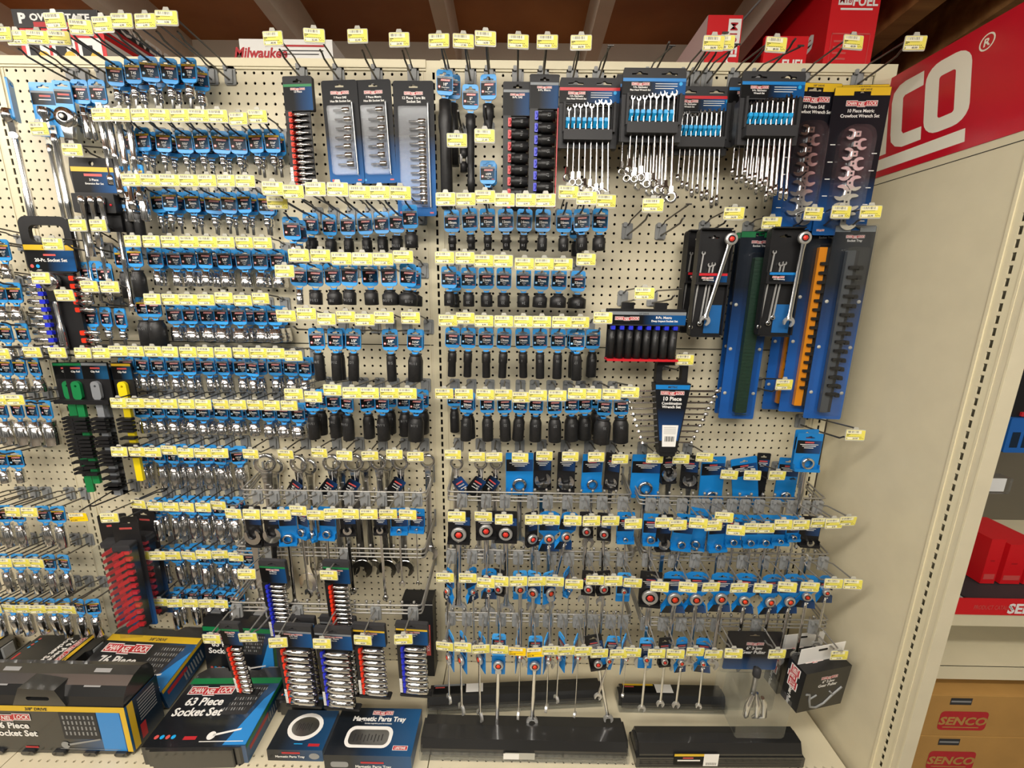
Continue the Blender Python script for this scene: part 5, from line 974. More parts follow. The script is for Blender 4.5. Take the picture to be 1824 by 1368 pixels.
for i,(x,y,sz,dia,k_) in enumerate(((216,446,'1/2"',1.15,'id'),(238,443,'5/8"',1.35,'id'),(254,534,'15/16"',1.75,'id'),(272,534,'1"',1.75,'id'))):
    put('socket_card',card_kit(sz,k_,dia,'y'),f'wide black deep socket card, {NUM[i]} beside the twenty piece set','socket',at(x,y,2.6+.5*(i%2)),rz=2,group='wide black sockets of the left bay')
for i,(x,y) in enumerate(((168,470),(185,474),(152,472),(160,552),(187,552),(213,554))):
    put('adapter_card',card_kit('3/8"F','bit',.8,'g'),f'chrome adapter on blue card, {NUM[i]} of six beside twenty piece set','adapter',at(x,y,3.0),rz=R.uniform(-15,15),group='adapter cards of the left bay')
# empty clip rails: green, grey, yellow
def erail(col,stripe,H,x0,n0,handle=True,seed=1,W=2.6):
    rr=random.Random(seed); kit=[]; g=G(); g.prism(rrect(-W/2,W/2,-4.4,.2,.1,2),-.1,.1,BLK); g.box(-W/2-.1,W/2+.1,-.9,.1,-4.7,-4.2,BLK,.05); lab=G(); lab.quad(-W/2+.05,W/2-.05,-1.8,0,-.11,LBL); lab.quad(-W/2+.05,W/2-.05,-.2,.1,-.115,stripe); lab.quad(-.5,.6,-.6,-.4,-.115,PINK); lab.text('Clip Rail',.3,0,-1.0,-.115,WHITE,bold=.02)
    kit.append(part('header_card',g,None,[part('printed_label',lab)])); r=G(); r.prism(rrect(-.5,.5,-4.3,-2.0,.5,6),-.5,-.15,col,[circ(0,-2.6,.14,8)]); r.box(-.4,.4,-.45,-.1,-H,-4.2,col,.05); kit.append(part('rail',r))
    z=-6.5
    for i in range(n0):
        c=G(); c.box(-.75,.8,-1.0,-.45,z-.16,z+.16,BLK,.05); c.box(-.9,-.6,-1.05,-.5,z-.2,z+.1,BLK,.05); kit.append(part('socket_clip',c)); z-=rr.choice((.45,.5,.5,.9)) if z>-H+1.2 else 0
    return kit
put('clip_rail',erail(GRN,GRN,16.5,0,14,seed=2),'green clip rail with black clips, leaning at the slotted upright','clip rail',at(117,648,2.2),rz=12)
put('clip_rail',erail(GRN,GRN,15.0,0,13,seed=5),'second green clip rail with green hanger hole, just right of the first','clip rail',at(133,648,3.2),rz=4)
put('clip_rail',erail(mat('grey_rail_plastic','7f8388',.4),GSTR,16.5,0,18,seed=3,W=3.0),'grey clip rail packed with black clips','clip rail',at(168,648,3.4),rz=2)
put('clip_rail',erail(mat('grey_rail_plastic','7f8388',.4),GSTR,16.5,0,20,seed=7,W=3.0),'second grey clip rail hanging behind the first one','clip rail',at(180,650,2.2),rz=-4)
put('clip_rail',erail(mat('yellow_rail_plastic','e6cf12',.4),YELD,14.6,0,9,seed=4,W=2.3),'yellow clip rail with black clips','clip rail',at(216,649,3.0),rz=2)
for x,y,pr,n in ((58,626,'37.99','first'),(103,627,'37.99','second'),(149,627,'27.99','third')): hk(x,y,5.2,54.6,pr,f'{n} peg hook above the clip rails')
# red clip trays in a clear box
def rtray():
    kit=[]; g=G(); g.prism(rrect(-1.5,1.5,-14.6,.7,.2,3),-.04,.04,mat('red_tray_card','1b1a1c',.4,col2='1c4f86',axis=2,lo=-8,hi=-14),[hslot(0,-.1,1.2)]); g.quad(-.7,.7,-.95,-.7,-.05,PINK); g.box(-1.0,1.0,-1.2,0,-3.2,-2.4,BLK2,.1); kit.append(part('printed_card',g))
    r=G(); r.box(.1,.9,-.9,-.05,-14.2,-2.9,BLK); kit.append(part('rail',r))
    for i in range(12):
        z=-3.4-i*.92; c=G(); c.box(.0,.9,-1.3,-.8,z-.2,z+.2,RED,.05); c.add([(-.6,-1.9,z-.62),(.3,-1.35,z-.3),(.3,-1.35,z+.2),(-.6,-1.9,z-.2),(-.6,-1.3,z-.62),(.3,-.9,z-.3),(.3,-.9,z+.2),(-.6,-1.3,z-.2)],[(0,1,2,3),(7,6,5,4),(0,4,5,1),(2,6,7,3),(0,3,7,4),(1,5,6,2)],RED); kit.append(part('socket_clip',c))
    b=G(); b.box(-1.3,1.2,-2.2,-.05,-14.5,-2.7,CLEAR); kit.append(part('clear_box',b)); return kit
for x,y,d,l,rz in ((222,930,5.6,'red clip tray in clear box, nearest of three',6),(200,925,4.2,'red clip tray in clear box, left of the nearest one',14),(256,915,3.0,'red clip tray in clear box, behind at right near chrome sockets',-4)): put('red_clip_tray',rtray(),l,'clip tray',at(x,y,d),rz=rz)
hk(196,921,7.8,35.4,'34.99','peg hook tagged $34.99 above the red clip trays'); hk(140,921,7.4,36.6,'13.99','peg hook with bright yellow sale tag at the slotted upright',sale=True)
# ------------------------------------------------------------------ cases and boxes on the base deck
CASE=mat('case_black','232323',.3,coat=.5); WRAP=mat('shrink_wrap','eef2f5',.08,alpha=.1)
SLV=mat('sleeve_print','12151a',.3,col2='1a5a92',axis=0,lo=2,hi=8.5,coat=.4)
def sleeve(g,W,H,stripe,drive,num,extra=True,y=0.0,zt=0.0):
    """printed sleeve face, x -W/2..W/2, z zt-H..zt at depth y"""
    a=W/2; k=W/13.5
    g.quad(-a,a,zt-H,zt,y,SLV); g.quad(-a,a,zt-.95*k,zt,y-.01,stripe); g.text(drive+' DRIVE',.55*k,.6*k,zt-.7*k,y-.02,INK,bold=.03,it=.15)
    logo(g,-a*.4,zt-1.95*k,1.3*k,y-.02,6.6*k)
    g.text(num+' Piece',1.6*k,-a*.38,zt-4.2*k,y-.02,WHITE,bold=.03); g.text('Socket Set',1.6*k,-a*.38,zt-5.7*k,y-.02,WHITE,bold=.03)
    pb=mat('photo_blue','2b86cf',.35)
    g.add([(a*.55,y-.008,zt-H),(a,y-.008,zt-H),(a,y-.008,zt-2.0*k),(a*.86,y-.008,zt-3.4*k)],[(0,1,2,3)],pb)
    g.add([(a*.12,y-.014,zt-5.6*k),(a*.66,y-.014,zt-5.6*k),(a*.8,y-.014,zt-1.2*k),(a*.3,y-.014,zt-1.2*k)],[(0,1,2,3)],INK)
    for i in range(5):
        for j in range(9): x=a*(.2+.035*i*-0.8)+a*.055*j+a*.14*(1-i/5); z=zt-(1.6+.75*i)*k; g.quad(x,x+.16*k,z-.4*k,z,y-.02,GREY if (i+j)%3 else STEEL)
    if extra:
        for i,c in enumerate((PINK,SKYB,PINK,SKYB)): g.plate(circ(-a*.85+i*.75*k,zt-H+1.1*k,.28*k,12),y-.02,c)
        g.add([(a*.05,y-.02,zt-H+.4*k),(a*.92,y-.02,zt-H+.4*k),(a*.92,y-.02,zt-H+.5*k),(a*.05,y-.02,zt-H+.5*k)],[(0,1,2,3)],WHITE)
        g.plate(circ(a*.22,zt-H+1.2*k,.55*k,14),y-.022,WHITE); g.add([(a*.25,y-.022,zt-H+1.1*k),(a*.75,y-.022,zt-H+1.9*k),(a*.75,y-.022,zt-H+2.15*k),(a*.25,y-.022,zt-H+1.4*k)],[(0,1,2,3)],WHITE)
        g.quad(-a*.3,-a*.05,zt-H+.7*k,zt-H+1.15*k,y-.02,REDL)
def case_kit(W,H,Tk,stripe,drive,num,lip=1.6,side=True):
    """black carry case, print faces -y, handle edge at the top"""
    kit=[]; a=W/2; g=G()
    o=[(-a+.6,-H),(a-.6,-H),(a,-H+.6),(a,lip-.8),(a-.8,lip),(a*.42,lip),(a*.34,lip-.5),(-a*.34,lip-.5),(-a*.42,lip),(-a+.8,lip),(-a,lip-.8),(-a,-H+.6)]
    g.prism(o,.12,Tk,CASE); g.box(-a*.8,a*.8,.02,Tk-.1,-H-.25,-H,CASE,.1)
    for x in (-a*.62,a*.62): g.box(x-.7,x+.7,.3,Tk-.3,lip-.05,lip+.25,mat('latch_grey','8d8f90',.3),.1)
    g.tube([(-a*.33,Tk*.5,lip-.5),(-a*.3,Tk*.5,lip+.35),(a*.3,Tk*.5,lip+.35),(a*.33,Tk*.5,lip-.5)],.3,CASE,8)
    kit.append(part('case_shell',g))
    s=G(); s.box(-a-.06,a+.06,.0,Tk+.06,-H+.2,.0,SLV); sleeve(s,W,H-.3,stripe,drive,num,y=-.012,zt=.0)
    s.T=Matrix.Translation((a+.07,0,0))@Matrix.Rotation(math.radians(90),4,'Z'); s.quad(0,Tk,-H+.3,0,-.0,NAVY); s.quad(0,.55,-H+.3,0,-.01,stripe); s.quad(.9,1.5,-H+.8,-H*.45,-.01,REDL)
    for i in range(8): s.quad(1.2,Tk*.85,-1.0-.42*i,-.8-.42*i,-.01,GREY)
    kit.append(part('printed_sleeve',s)); return kit
def flat(name,kit,label,x,y,z,rz=0,rx=-90,cat='case'): return thing(name,kit,label,cat,(x,y,z),rz=rz,rx=rx)
# upright case at the lower left corner with its own arched top
kit=[]; g=G(); prof=[(0,.0),(-.15,6.7),(.1,7.8),(.7,8.7),(1.6,9.2),(2.7,9.4),(3.5,9.0),(3.9,8),(4.0,0)]
g.prism([(a,b) for a,b in prof],-9.2,8.9,CASE,axis='x')
for x in (-5.6,5.0): g.T=Matrix.Translation((x,0,0)); g.add([(-.95,.55,8.62),(.95,.55,8.62),(.95,2.2,9.42),(-.95,2.2,9.42)],[(0,1,2,3)],mat('latch_grey','8d8f90',.3)); g.T=Matrix.Identity(4)
g.T=Matrix.Translation((0,0,0)); g.prism([(-3.4,6.9),(2.6,6.9),(1.7,9.0),(-2.3,9.2)],-.28,2.2,CASE,[rrect(-1.7,.9,7.6,8.1,.25,4)]); g.box(-8.6,8.4,-.1,3.9,-.05,.35,CASE,.1); g.T=Matrix.Identity(4)
for i in range(5): g.box(-7.5+i*3.6,-6.0+i*3.6,-.45,.1,.0,.5,CASE,.15)
kit.append(part('case_shell',g)); s=G(); s.add([(-9.25,-.2,.5),(9.0,-.2,.5),(9.0,-.2,6.7),(-9.25,-.2,6.7),(9.0,4.0,.5),(9.0,4.0,6.7)],[(0,1,2,3),(1,4,5,2)],SLV); sleeve(s,18.2,6.2,YELD,'3/8"','76',y=-.25,zt=6.7) if False else None
s.quad(-9.25,9.0,6.0,6.75,-.22,YELD); s.text('3/8" DRIVE',.55,-1.0,6.15,-.24,INK,bold=.03,it=.15); logo(s,-4.6,5.2,.95,-.24,5.4); s.text('76 Piece',1.15,-4.3,3.6,-.24,WHITE,bold=.035); s.text('Socket Set',1.15,-4.1,2.5,-.24,WHITE,bold=.035)
s.quad(1.4,5.6,2.2,6.0,-.23,INK)
for i in range(4):
    for j in range(8): s.quad(1.7+.48*j,1.88+.48*j,5.0-.75*i,5.5-.75*i,-.24,GREY)
s.quad(5.7,8.3,.6,6.0,-.225,mat('photo_blue','2b86cf',.35)); s.quad(8.4,9.0,.5,6.7,-.23,YELD); s.plate(circ(1.3,1.3,.5,14),-.24,GREY); s.add([(1.6,-.24,1.2),(5.5,-.24,2.1),(5.5,-.24,2.3),(1.6,-.24,1.5)],[(0,1,2,3)],GREY); s.quad(.6,7.6,.75,.82,-.24,GREY); s.quad(-3.4,-1.9,.8,1.05,-.24,REDL)
s.T=Matrix.Translation((9.05,0,0))@Matrix.Rotation(math.radians(90),4,'Z'); s.quad(.0,3.95,.5,6.7,-.02,NAVY); s.quad(.0,.7,.5,6.7,-.03,YELD); s.quad(1.0,1.7,.8,2.8,-.03,REDL)
for i in range(8): s.quad(1.2,3.4,3.2+.4*i,3.38+.4*i,-.03,GREY)
kit.append(part('printed_sleeve',s)); thing('socket_set_case',kit,'big black 76 piece case standing at lower left corner, yellow striped sleeve','case',(-43.0,-13.3,9.45))
flat('socket_set_case',case_kit(13.0,7.2,3.2,YELD,'3/8"','76'),'76 piece case lying flat with yellow stripe, behind the big corner case',-40.6,-1.8,14.3,rz=-2,rx=-79)
flat('socket_set_case',case_kit(8.4,8.6,3.6,YELD,'3/8"','76'),'76 piece case turned sideways with lettering running down, far left',-50.6,-4.8,13.1,rz=-90,rx=-88)
flat('socket_set_case',case_kit(8.4,8.6,3.4,YELD,'3/8"','76'),'black case at left edge lying beside the sideways 76 piece case',-63.6,-4.8,13.0,rz=-90,rx=-88)
flat('socket_set_case',case_kit(11.4,8.4,2.7,GRN,'1/4"','63'),'63 piece case lying flat with green stripe, front middle',-26.6,-6.0,12.1,rz=2,rx=-88)
thing('socket_set_case',case_kit(9.6,7.4,2.6,GRN,'1/4"','63',lip=1.8),'63 piece case standing upright behind the flat green striped case','case',(-28.0,-3.25,17.3),rz=-2,rx=-3)
flat('socket_set_case',case_kit(6.0,5.0,2.0,YELD,'1/4"','52'),'small yellow striped case lying flat, half hidden behind clip rails',-17.4,-3.4,11.5,rz=0,rx=-89)
# magnetic tray boxes
def pbox(W,D,H,top,front,cm): 
    g=G(); g.box(-W/2,W/2,-D,0,0,H,cm); g.T=Matrix.Translation((0,0,H+.01))@Matrix.Rotation(math.radians(-90),4,'X'); top(g); g.T=Matrix.Translation((0,-D-.01,0)); front(g); g.T=Matrix.Identity(4); return g
BXN=mat('box_navy_print','10161d',.3,col2='1b5486',axis=0,lo=-2,hi=6)
def top1(g):
    g.plate([(0+2.05*math.cos(t/24*6.283),-2.0+1.6*math.sin(t/24*6.283)) for t in range(24)],-.01,WHITE); g.plate([(0+1.6*math.cos(t/24*6.283),-2.0+1.15*math.sin(t/24*6.283)) for t in range(24)],-.02,STEEL)
    for i in range(7): g.quad(-.9+i*.25,-.82+i*.25,-2.5+.1*(i%3),-1.6-.12*(i%2),-.03,INK)
    g.quad(1.3,2.6,-4.2,-3.9,-.01,REDL); g.quad(-.4,.6,-4.0,-3.9,-.01,SKYB)
def front1(g): g.text('Magnetic Parts Tray',.42,-.6,.5,-.01,WHITE,bold=.03); g.quad(-1.5,.6,1.05,1.3,-.01,REDL); g.plate([(2.2+.6*math.cos(t/16*6.283),.75+.45*math.sin(t/16*6.283)) for t in range(16)],-.01,GREY)
single('parts_tray_box',pbox(6.4,4.6,1.6,top1,front1,BXN),'navy box showing a round magnetic parts tray','box',(-15.3,-9.0,9.2))
def top2(g):
    g.plate(rrect(-3.2,2.2,-4.6,-2.2,.9,5),-.01,WHITE); g.plate(rrect(-2.8,1.8,-4.3,-2.6,.6,5),-.02,STEEL)
    for i in range(9): g.quad(-2.2+i*.4,-2.08+i*.4,-4.0+.1*(i%3),-3.1-.12*(i%2),-.03,INK)
    logo(g,.3,-.6,.5,-.01,2.5); g.text('Magnetic Parts Tray',.78,.1,-1.6,-.01,WHITE,bold=.035); g.text('bandeja magnética para herramientas',.22,.1,-1.95,-.01,WHITE,bold=.02); g.quad(2.6,4.3,-4.8,-4.3,-.01,WHITE); g.quad(2.65,4.25,-4.75,-4.35,-.015,REDL); g.text('LIFETIME',.32,3.45,-4.67,-.02,WHITE,bold=.03)
def front2(g): g.text('Magnetic Parts Tray',.5,.6,.5,-.01,WHITE,bold=.03); g.quad(-.8,1.8,1.1,1.35,-.01,REDL); g.plate(rrect(-4.2,-2.2,.5,1.3,.3,3),-.01,GREY)
single('parts_tray_box',pbox(9.8,5.4,2.2,top2,front2,BXN),'navy box reading Magnetic Parts Tray with rectangular tray','box',(-6.6,-9.1,9.25))
g=G(); g.box(-2.1,2.1,-2.2,0,0,12.2,BLK); g.T=Matrix.Translation((-2.11,-1.1,6))@Matrix.Rotation(math.radians(-90),4,'Z'); g.T=Matrix.Translation((-.9,-2.22,11.5))@Matrix.Rotation(math.radians(90),4,'Y'); g.text('Magnetic',1.1,2.6,0,0,WHITE,bold=.03); g.T=Matrix.Translation((1.2,-2.22,8.5))@Matrix.Rotation(math.radians(90),4,'Y'); g.quad(0,5,-.1,.5,0,PINK); g.text('CHANNELLOCK',.5,2.5,0,-.01,WHITE,bold=.02); g.T=Matrix.Identity(4); g.quad(-2.1,2.1,11.6,11.7,-2.21,WHITE)
single('tool_box_carton',g,'tall black carton standing behind the clip rails beside upright','box',(-3.5,-.4,9.25),rz=0)
# torque wrench cases
def torq(L,D,H,lab=0,clear=True):
    kit=[]; g=G(); b=.5; h0=H*.0
    g.prism([(-D,H*.28),(-D,H*.62),(-D+.45,H-.12),(-D*.45,H),(-.4,H-.1),(0,H*.6),(0,H*.28)],-L/2+.35,L/2-.35,CASE,axis='x'); g.prism([(-D+.5,.4),(-D+.5,H*.6),(-D+.8,H-.4),(-.6,H-.4),(-.4,H*.6),(-.4,.4)],-L/2+.05,L/2-.05,CASE,axis='x')
    kit.append(part('case_lid',g)); c=G(); c.box(-L/2,L/2,-D-.1,.05,0,H*.5,CLEAR if clear else CASE,.12)
    for i in range(4): c.box(-L/2+.4,L/2-.4,-D-.13,-D-.05,.2+i*.28,.3+i*.28,CASE if not clear else CLEAR)
    kit.append(part('clear_sleeve' if clear else 'ribbed_base',c))
    l=G()
    if lab==1: l.quad(-2.2,1.2,.55,1.5,-D-.16,HOLD); l.quad(-2.4,-.6,.55,1.4,-D-.17,WHITE)
    if lab==2:
        l.quad(-5.4,-.3,.5,2.1,-D-.16,LBLW); l.quad(-5.4,-2.0,1.75,2.1,-D-.165,YELD); l.quad(-2.0,-.3,.35,2.1,-D-.165,WHITE); l.quad(-4.4,-3.2,1.4,1.6,-D-.165,PINK); l.quad(-5.0,-2.4,1.05,1.25,-D-.165,WHITE)
        for i in range(9): l.quad(-1.7+.14*i,-1.64+.14*i,.5,.85,-D-.17,INK)
    if lab==3:
        l.T=Matrix.Translation((0,0,H+.02))@Matrix.Rotation(math.radians(-90),4,'X')
        x=-L/2+.8; l.quad(x,x+4.2,-1.7,-.5,-.01,LBLW); l.quad(x+4.2,x+6.4,-1.7,-.5,-.01,WHITE); l.quad(x,x+4.0,-.75,-.5,-.02,YELD if L<15 else GSTR); l.quad(x+.2,x+1.4,-1.0,-.85,-.02,PINK); l.T=Matrix.Identity(4)
    if lab: kit.append(part('printed_label',l))
    return kit
thing('torque_wrench_case',torq(24.2,3.6,2.7,1),'long black torque wrench case, front left, clear sleeve','case',(11.0,-9.6,9.2))
thing('torque_wrench_case',torq(23.0,2.5,2.3,3),'long black torque wrench case lying askew behind the front left one','case',(9.9,-4.7,9.2),rz=4)
thing('torque_wrench_case',torq(19.4,2.7,3.0,2,False),'ribbed black torque wrench case at front right','case',(33.4,-10.6,9.2),rz=1)
thing('torque_wrench_case',torq(14.0,2.4,2.3,3),'shorter black torque wrench case behind front right one, yellow label','case',(30.4,-4.7,9.2),rz=0)
# gear pullers
kit=[]; g=G(); g.prism(rrect(-3.1,3.1,-4.9,.5,.2,3),-.04,.04,mat('puller_card','101116',.45,spec=.2,col2='14508c',axis=2,lo=-3,hi=-5),[hslot(0,-.1,1.2)]); logo(g,.2,-1.2,.4,-.05,2.0); g.text('6" 3-Jaw',.55,.2,-2.0,-.05,WHITE,bold=.03); g.text('Gear Puller',.6,.2,-2.6,-.05,WHITE,bold=.03)
kit.append(part('printed_card',g)); b=G(); b.box(-3.4,3.4,-.3,.1,-5.1,.8,CLEAR,.1); b.box(-2.6,3.0,-3.4,-.1,-10.8,-5.2,CLEAR,.3); b.box(-3.6,3.6,-.2,.1,-10.9,-5.1,CLEAR,.2); kit.append(part('clear_clamshell',b))
p=G(); p.tube([(0,-1.4,-3.2),(0,-1.4,-8.6)],.28,STEEL,12); p.lathe([(.2,.2),(.42,0),(.42,-.9),(.3,-1)],BLK2,12,(0,-1.4,-3.3))
for s_ in (-.5,.35,.9): p.tube([(s_*.6,-1.4-abs(s_),-6.3),(s_*1.3,-1.9,-7.6),(s_*1.5,-2.0,-9.3),(s_*1.0,-1.6,-10.1)],[.2,.34,.3,.15],CHROME,8)
kit.append(part('gear_puller',p)); put('gear_puller_pack',kit,'clear clamshell pack with chrome puller, card reading 3-Jaw Gear Puller','gear puller',at(1345,1131,10.2),rz=0,rx=2)
def gbox():
    kit=[]; g=G(); bm_=mat('puller_box_black','141416',.35,coat=.15); g.box(-3.05,3.05,-1.2,1.0,-7.2,-1.6,bm_)
    g.T=Matrix.Translation((0,-1.21,0)); logo(g,.3,-2.7,.4,0,2.2); g.text('6" 2-Jaw',.5,.3,-3.4,0,WHITE,bold=.03); g.text('Gear Puller',.55,.3,-3.95,0,WHITE,bold=.03)
    g.tube([(-2.4,0,-4.6),(-1.9,0,-4.7),(-1.7,0,-5.6),(-1.4,0,-6.6),(-.6,0,-6.9),(.4,0,-6.5),(1.4,0,-5.4),(2.4,0,-4.5)],.13,GREY,6); g.tube([(-1.7,0,-5.4),(-.9,0,-5.0)],.11,GREY,6); g.tube([(1.3,0,-5.3),(.8,0,-4.8)],.11,GREY,6)
    g.T=Matrix.Translation((-3.06,0,0))@Matrix.Rotation(math.radians(-90),4,'Z'); g.T=g.T@Matrix.Translation((0,0,-2.0))@Matrix.Rotation(math.radians(-90),4,'Y'); g.T=Matrix.Translation((-3.07,0,-3.4))@Matrix(((0,1,0,0),(0,0,-1,0),(-1,0,0,0),(0,0,0,1))); logo(g,0,0,1.2,0,3.0); g.text('Gear Puller',.55,2.6,-.2,0,WHITE,bold=.03)
    g.T=Matrix.Translation((0,0,-1.59))@Matrix.Rotation(math.radians(-90),4,'X'); logo(g,-.8,-.0+.2,.6,0,2.4); g.text('Gear Puller',.5,1.6,.0,0,WHITE,bold=.03); g.T=Matrix.Identity(4)
    kit.append(part('carton',g)); h=G(); h.box(-3.0,3.0,-.03,.03,-1.6,.5,WHITE); h.box(-.6,.6,-.06,.06,-.15,.1,BLK,.05); kit.append(part('hang_tab',h,'white hang tab with slot')); return kit
put('gear_puller_box',gbox(),'black 2-Jaw gear puller carton with white tab, nearer of two','gear puller',at(1466,1156,11.2),rz=12,rx=3)
put('gear_puller_box',gbox(),'black gear puller carton hanging behind the nearer one','gear puller',at(1430,1134,7.4),rz=8,rx=3)
# ------------------------------------------------------------------ cartons on top of the fixture
MR=mat('carton_red','d0161f',.4); MR2=mat('carton_dark_red','b0141c',.4)
def carton(name,x0,x1,ya,yb,z0,z1,m,label,deco=None,rz=0,m2=None,left=None,right=None):
    g=G(); w=x1-x0; g.box(-w/2,w/2,0,yb-ya,0,z1-z0,m)
    if deco: g.T=Matrix.Translation((0,-.02,0)); deco(g,w,z1-z0)
    if left: g.T=Matrix.Translation((-w/2-.02,(yb-ya)/2,0))@Matrix.Rotation(math.radians(-90),4,'Z'); left(g,yb-ya,z1-z0)
    if right: g.T=Matrix.Translation((w/2+.02,(yb-ya)/2,0))@Matrix.Rotation(math.radians(90),4,'Z'); right(g,yb-ya,z1-z0)
    g.T=Matrix.Identity(4); return single(name,g,label,'carton',((x0+x1)/2,ya,z0),rz=rz)
def X_(x,y,d): return at(x,y,d).x
def dm(g,w,h): b=at(500,105,-5).z-85.5; k=(h-b); g.text('Milwaukee',k*.72,-w*.28,b+k*.06,-.01,REDL,bold=.03,it=.25,sxx=1.0); g.quad(-w*.05,w*.42,b+k*.62,b+k*.72,-.01,REDL); g.quad(-.5,w*.4,b+k*.4,b+k*.45,-.01,INK); g.quad(-.5,w*.35,b+k*.22,b+k*.27,-.01,INK)
carton('tool_carton',X_(428,95,-5),X_(593,95,-5),5,14,85.5,90.9,WHITE,'white carton with red script on top of the fixture',dm)
g=G(); g.box(-6.5,7.5,0,5,0,2.6,MR,.8); single('tool_bag',g,'red rounded object behind the white carton on top','bag',(X_(520,100,-14),14.5,85.5))
def dp(g,w,h): g.quad(-w/2,w/2,0,h,-.01,INK); g.quad(-w/2+2.2,w/2,h*.05,h*.32,-.015,REDL); g.text('P',h*.75,-w/2+.6,h*.26,-.02,WHITE,'l',bold=.05,sxx=1.2); g.text('OWERSTATE',h*.52,-w/2+1.9,h*.4,-.02,WHITE,'l',bold=.04,sxx=1.25)
def dpr(g,w,h): g.quad(-w/2,w/2,h*.5,h,-.01,INK); g.quad(-w/2,w/2,h*.28,h*.5,-.01,REDL); g.text('POWERSTATE',1.6,-w/2+1.5,h*.6,-.02,WHITE,'l',bold=.04,sxx=1.3)
carton('tool_carton',X_(20,35,-2),X_(172,35,-2),2.2,20,at(95,50,-2.2).z,at(95,17,-2.2).z,WHITE,'upper black and red carton reading POWER, top left',dp,right=dpr)
def dpp(g,w,h):
    for i in range(3): x=-w/2+.5+i*(w-.6)/3; g.quad(x,x+(w-1.6)/3,.3,h-.9,-.01,WHITE); g.quad(x+.4,x+1.6,.5,h-1.6,-.02,BLK2); g.plate(circ(x+1.9,1.8,.7,12),-.03,YELD)
carton('tool_carton',X_(33,90,-1.6),X_(184,90,-1.6),2.0,20,85.45,at(95,50,-2.0).z-.05,MR,'red carton with white picture panels, under the POWER carton',dpp,right=lambda g,w,h:(g.quad(-w/2,w/2,h*.3,h*.8,-.01,WHITE),g.quad(-w/2,w/2,0,h*.3,-.01,MR2)))
g=G(); g.tube([(0,0,0),(.1,0,3.6),(1,0,5.2),(2.4,.2,5.4),(3.2,.2,4.3),(2.4,.1,3.3),(1.4,0,3.9),(1.5,.2,4.8),(3.3,.1,5.0),(4.4,0,3.8),(5.8,.1,2.7),(6.4,0,2.0)],.13,BLK,6)
single('coiled_cable',g,'thin coiled black cable hanging against the upper wall','cable',(X_(740,105,-12),12,86))
def fuel(g,w,h,sz=1.6,lo=.62):
    k=w/5.6; g.quad(-w*.36,-w*.08,h*lo,h*lo+1.0*k,-.01,WHITE); g.text('M18',.8*k,-w*.22,h*lo+.2*k,-.03,REDL,bold=.01); g.text('FUEL',1.35*k,w*.19,h*lo-.05,-.01,WHITE,bold=.03); g.quad(-w*.3,w*.36,h*lo-.5*k,h*lo-.3*k,-.01,WHITE)
    for x0,x1,z0,z1 in ((-w*.4,w*.4,h*.4,h*.41),(-w*.4,w*.4,h*.1,h*.11),(-w*.4,-w*.39,h*.1,h*.41),(w*.39,w*.4,h*.1,h*.41)): g.quad(x0,x1,z0,z1,-.01,PINK)
    for i in range(5): g.quad(-w*.34,-w*.05,h*(.34-.045*i),h*(.355-.045*i),-.01,PINK)
carton('tool_carton',X_(1474,60,-2.2),X_(1560,60,-2.2),2.3,4.4+17,85.45,98,MR,'tall red carton reading M18 FUEL beside the end panel',fuel,left=lambda g,w,h:(g.text('Milwaukee',3.4,0,h*.38,-.01,WHITE,bold=.03,it=.2),g.quad(-w*.45,-w*.3,h*.2,h*.4,-.01,BLK)))
carton('tool_carton',X_(1361,88,-1.8),X_(1438,88,-1.8),1.8,2.25,85.45,90.0,MR,'low red carton reading FUEL in front of the tall one',lambda g,w,h:(g.text('FUEL',1.2,w*.22,h*.32,-.01,WHITE,bold=.03),g.quad(0,w*.48,h*.2,h*.24,-.01,WHITE)))
def m18v(g,w,h): g.T=g.T@Matrix.Translation((w*.26,0,h*.95))@Matrix.Rotation(math.radians(90),4,'Y'); g.quad(0,2.6,-.6,.8,-.01,WHITE); g.text('M18',1.15,1.3,-.35,-.03,REDL,bold=.01); g.text('FUEL',1.6,4.4,-.5,-.01,WHITE,bold=.03)
carton('tool_carton',X_(1257,80,-3),X_(1318,80,-3),3.0,19,85.45,92.6,MR,'red carton with sideways M18 lettering on top of the fixture',m18v,left=lambda g,w,h:g.quad(-w/2,w/2,0,h,-.01,mat('carton_side_glare','e8c9c8',.35)))  # left side coloured pinkish white, the glare on it put into the print
g=G(); g.tube([(-3.2,14,93.5),(1.5,-8,98.0)],.14,GREY,6); single('threaded_rod',g,'thin grey threaded rod slanting up under the rafters','rod',(38.0,0,0))
# ------------------------------------------------------------------ the next aisle, seen past the end panel
AX=51.2
def sh(z,d):
    g=G(); g.box(AX,AX+44,-d,12,z-.5,z,BEIGE2); g.box(AX,AX+44,-d-.1,-d+.1,z-1.7,z,BEIGE2); struct('trim_aisle_shelf',g)
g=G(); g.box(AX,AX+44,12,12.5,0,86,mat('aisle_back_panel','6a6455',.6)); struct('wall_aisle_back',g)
sh(at(1770,1092,9).z,9); sh(at(1770,1188,10).z,10)
zz=at(1770,1092,9).z
g=G(); z0,z1=zz-.1,at(1770,1066,9.15).z; g.box(AX,AX+44,-9.2,-9.12,z0,z1,MR); x=at(1735,1078,9.2).x; g.text('PRODUCT CATALOG',(z1-z0)*.36,x,z0+(z1-z0)*.35,-9.23,PINK,'l',bold=.01,sxx=.62); x=at(1797,1078,9.2).x; g.text('SENCO',(z1-z0)*.8,x,z0+(z1-z0)*.15,-9.23,WHITE,'l',bold=.04)
single('shelf_label_strip',g,'red shelf label strip in the next aisle','label')
CB=mat('cardboard','b58a4a',.6,noise=.12,nscale=10)
g=G(); x=at(1700,1050,7).x
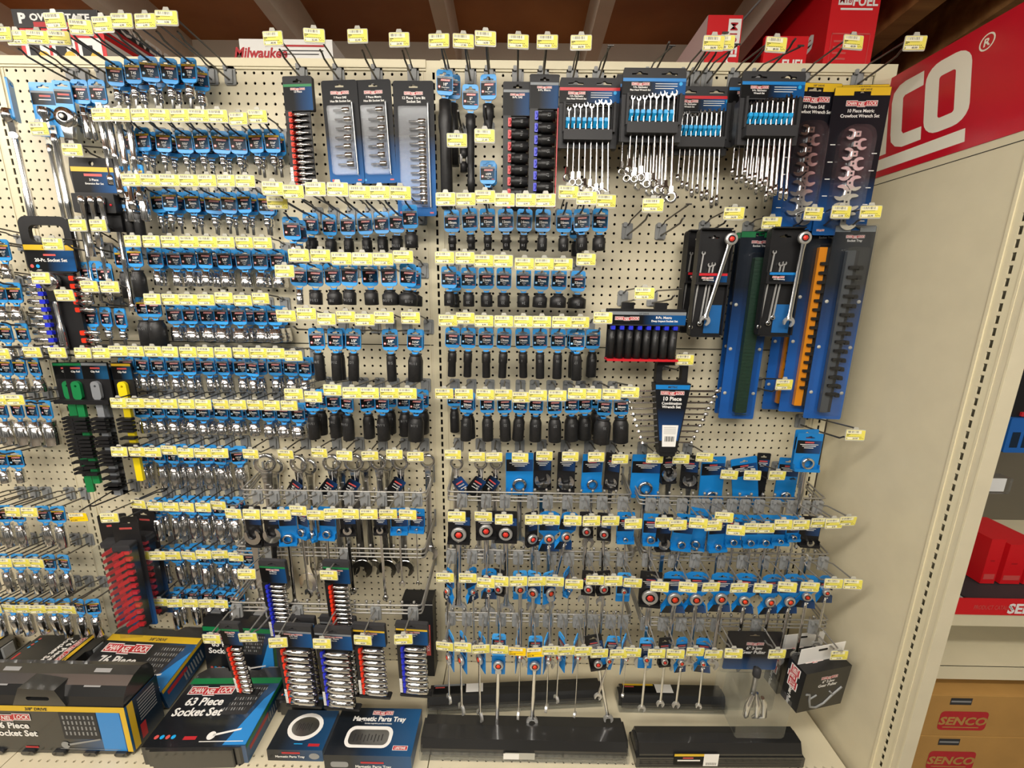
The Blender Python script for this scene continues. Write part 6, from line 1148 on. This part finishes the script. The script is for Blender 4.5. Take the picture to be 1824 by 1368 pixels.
for i in range(5): g.box(x+.1*i,x+17+.2*i,-8.4+.05*i,5,zz+.03+i*.24,zz+.25+i*.24,(CB,WHITE,GREY,WHITE,BLK2)[i])
single('catalog_stack',g,'stack of flat catalogs and cardboard on the next aisle shelf','stack')
for i,(xa,xb,y0,y1) in enumerate(((1752,1778,1015,940),(1780,1816,1040,952),(1818,1850,1050,958))):
    d=5.6-.0*i; a=at(xa,y0,d); b=at(xb,y0,d); t=at(xa,y1,d); g=G(); w_=b.x-a.x-.05; h=(t.z-(zz+1.3))*.8; g.box(0,w_,0,7,0,h,MR); g.quad(.2,w_-.2,h*.1,h*.22,-.02,PINK); g.quad(w_*.3,w_*.6,h*.5,h*.54,-.02,MR2)
    single('red_carton',g,f'{NUM[i]} red carton from left on the next aisle shelf','carton',(a.x,-d,zz+1.3))
xl=max(at(1600,1290,10).x,PX+1.4); ed=mat('cardboard_edge','c79a55',.6)
zs_=[at(1740,1238,11).z,at(1740,1311,11).z]; hgt=zs_[0]-zs_[1]
for i in range(3):
    g=G(); g.box(0,24,0,10,0,hgt-.04,CB); g.quad(0,24,hgt-.16,hgt-.05,-.01,ed)
    a=at(1670,1290,11).x-xl; b=at(1756,1290,11).x-xl
    g.plate(rrect(a,b,hgt*.14,hgt*.6,.5,4),-.02,REDL); g.text('SENCO',hgt*.26,(a+b)/2,hgt*.28,-.04,CB,bold=.04,it=.15,sxx=1.1); g.quad(a+.6,b-.8,hgt*.2,hgt*.225,-.03,CB); g.quad(a+.7,a+3.2,hgt*.76,hgt*.92,-.02,BLK2); g.quad(a+.8,a+3.1,hgt*.82,hgt*.86,-.03,GREY)
    single('shipping_carton',g,f'brown shipping carton with red badge, {["upper","lower","bottom"][i]} one in next aisle','carton',(xl,-11,zs_[1]-hgt*i))
a=at(1786,806,6); t=at(1800,745,6)
g=G(); h=t.z-a.z; g.box(0,6,0,18,0,h,mat('blue_crate','1b5fae',.45),.1)
for i in range(4): g.quad(.5+i*1.3,1.4+i*1.3,h*.15,h*.6,-.02,NAVY)
single('tool_crate',g,'blue crate on the next aisle shelf','crate',(a.x,-6,a.z))
g=G(); g.box(0,6,.5,5.5,0,5.2,BLK,.4); g.box(1.1,1.9,.3,.5,.1,.6,RED,.05); single('tool_bag',g,'black tool bag in the blue crate','bag',(a.x+.2,-6,a.z+h+.02))
g=G(); g.box(0,9,0,6,0,5,MR); single('red_carton',g,'red carton above the black tool bag in the next aisle','carton',(a.x+.8,-5.6,a.z+h+5.3))
g=G(); P=at(1786,880,16); Q=at(1806,852,16); g.box(0,Q.x-PX-1.31,0,1.0,0,Q.z-P.z,CLEAR,.1); g.box(.1,Q.x-PX-1.5,.3,.4,.1,Q.z-P.z-.2,WHITE); single('clear_label_clip',g,'clear plastic label clip sticking out past the end panel','clip',(PX+1.31,-16,P.z))
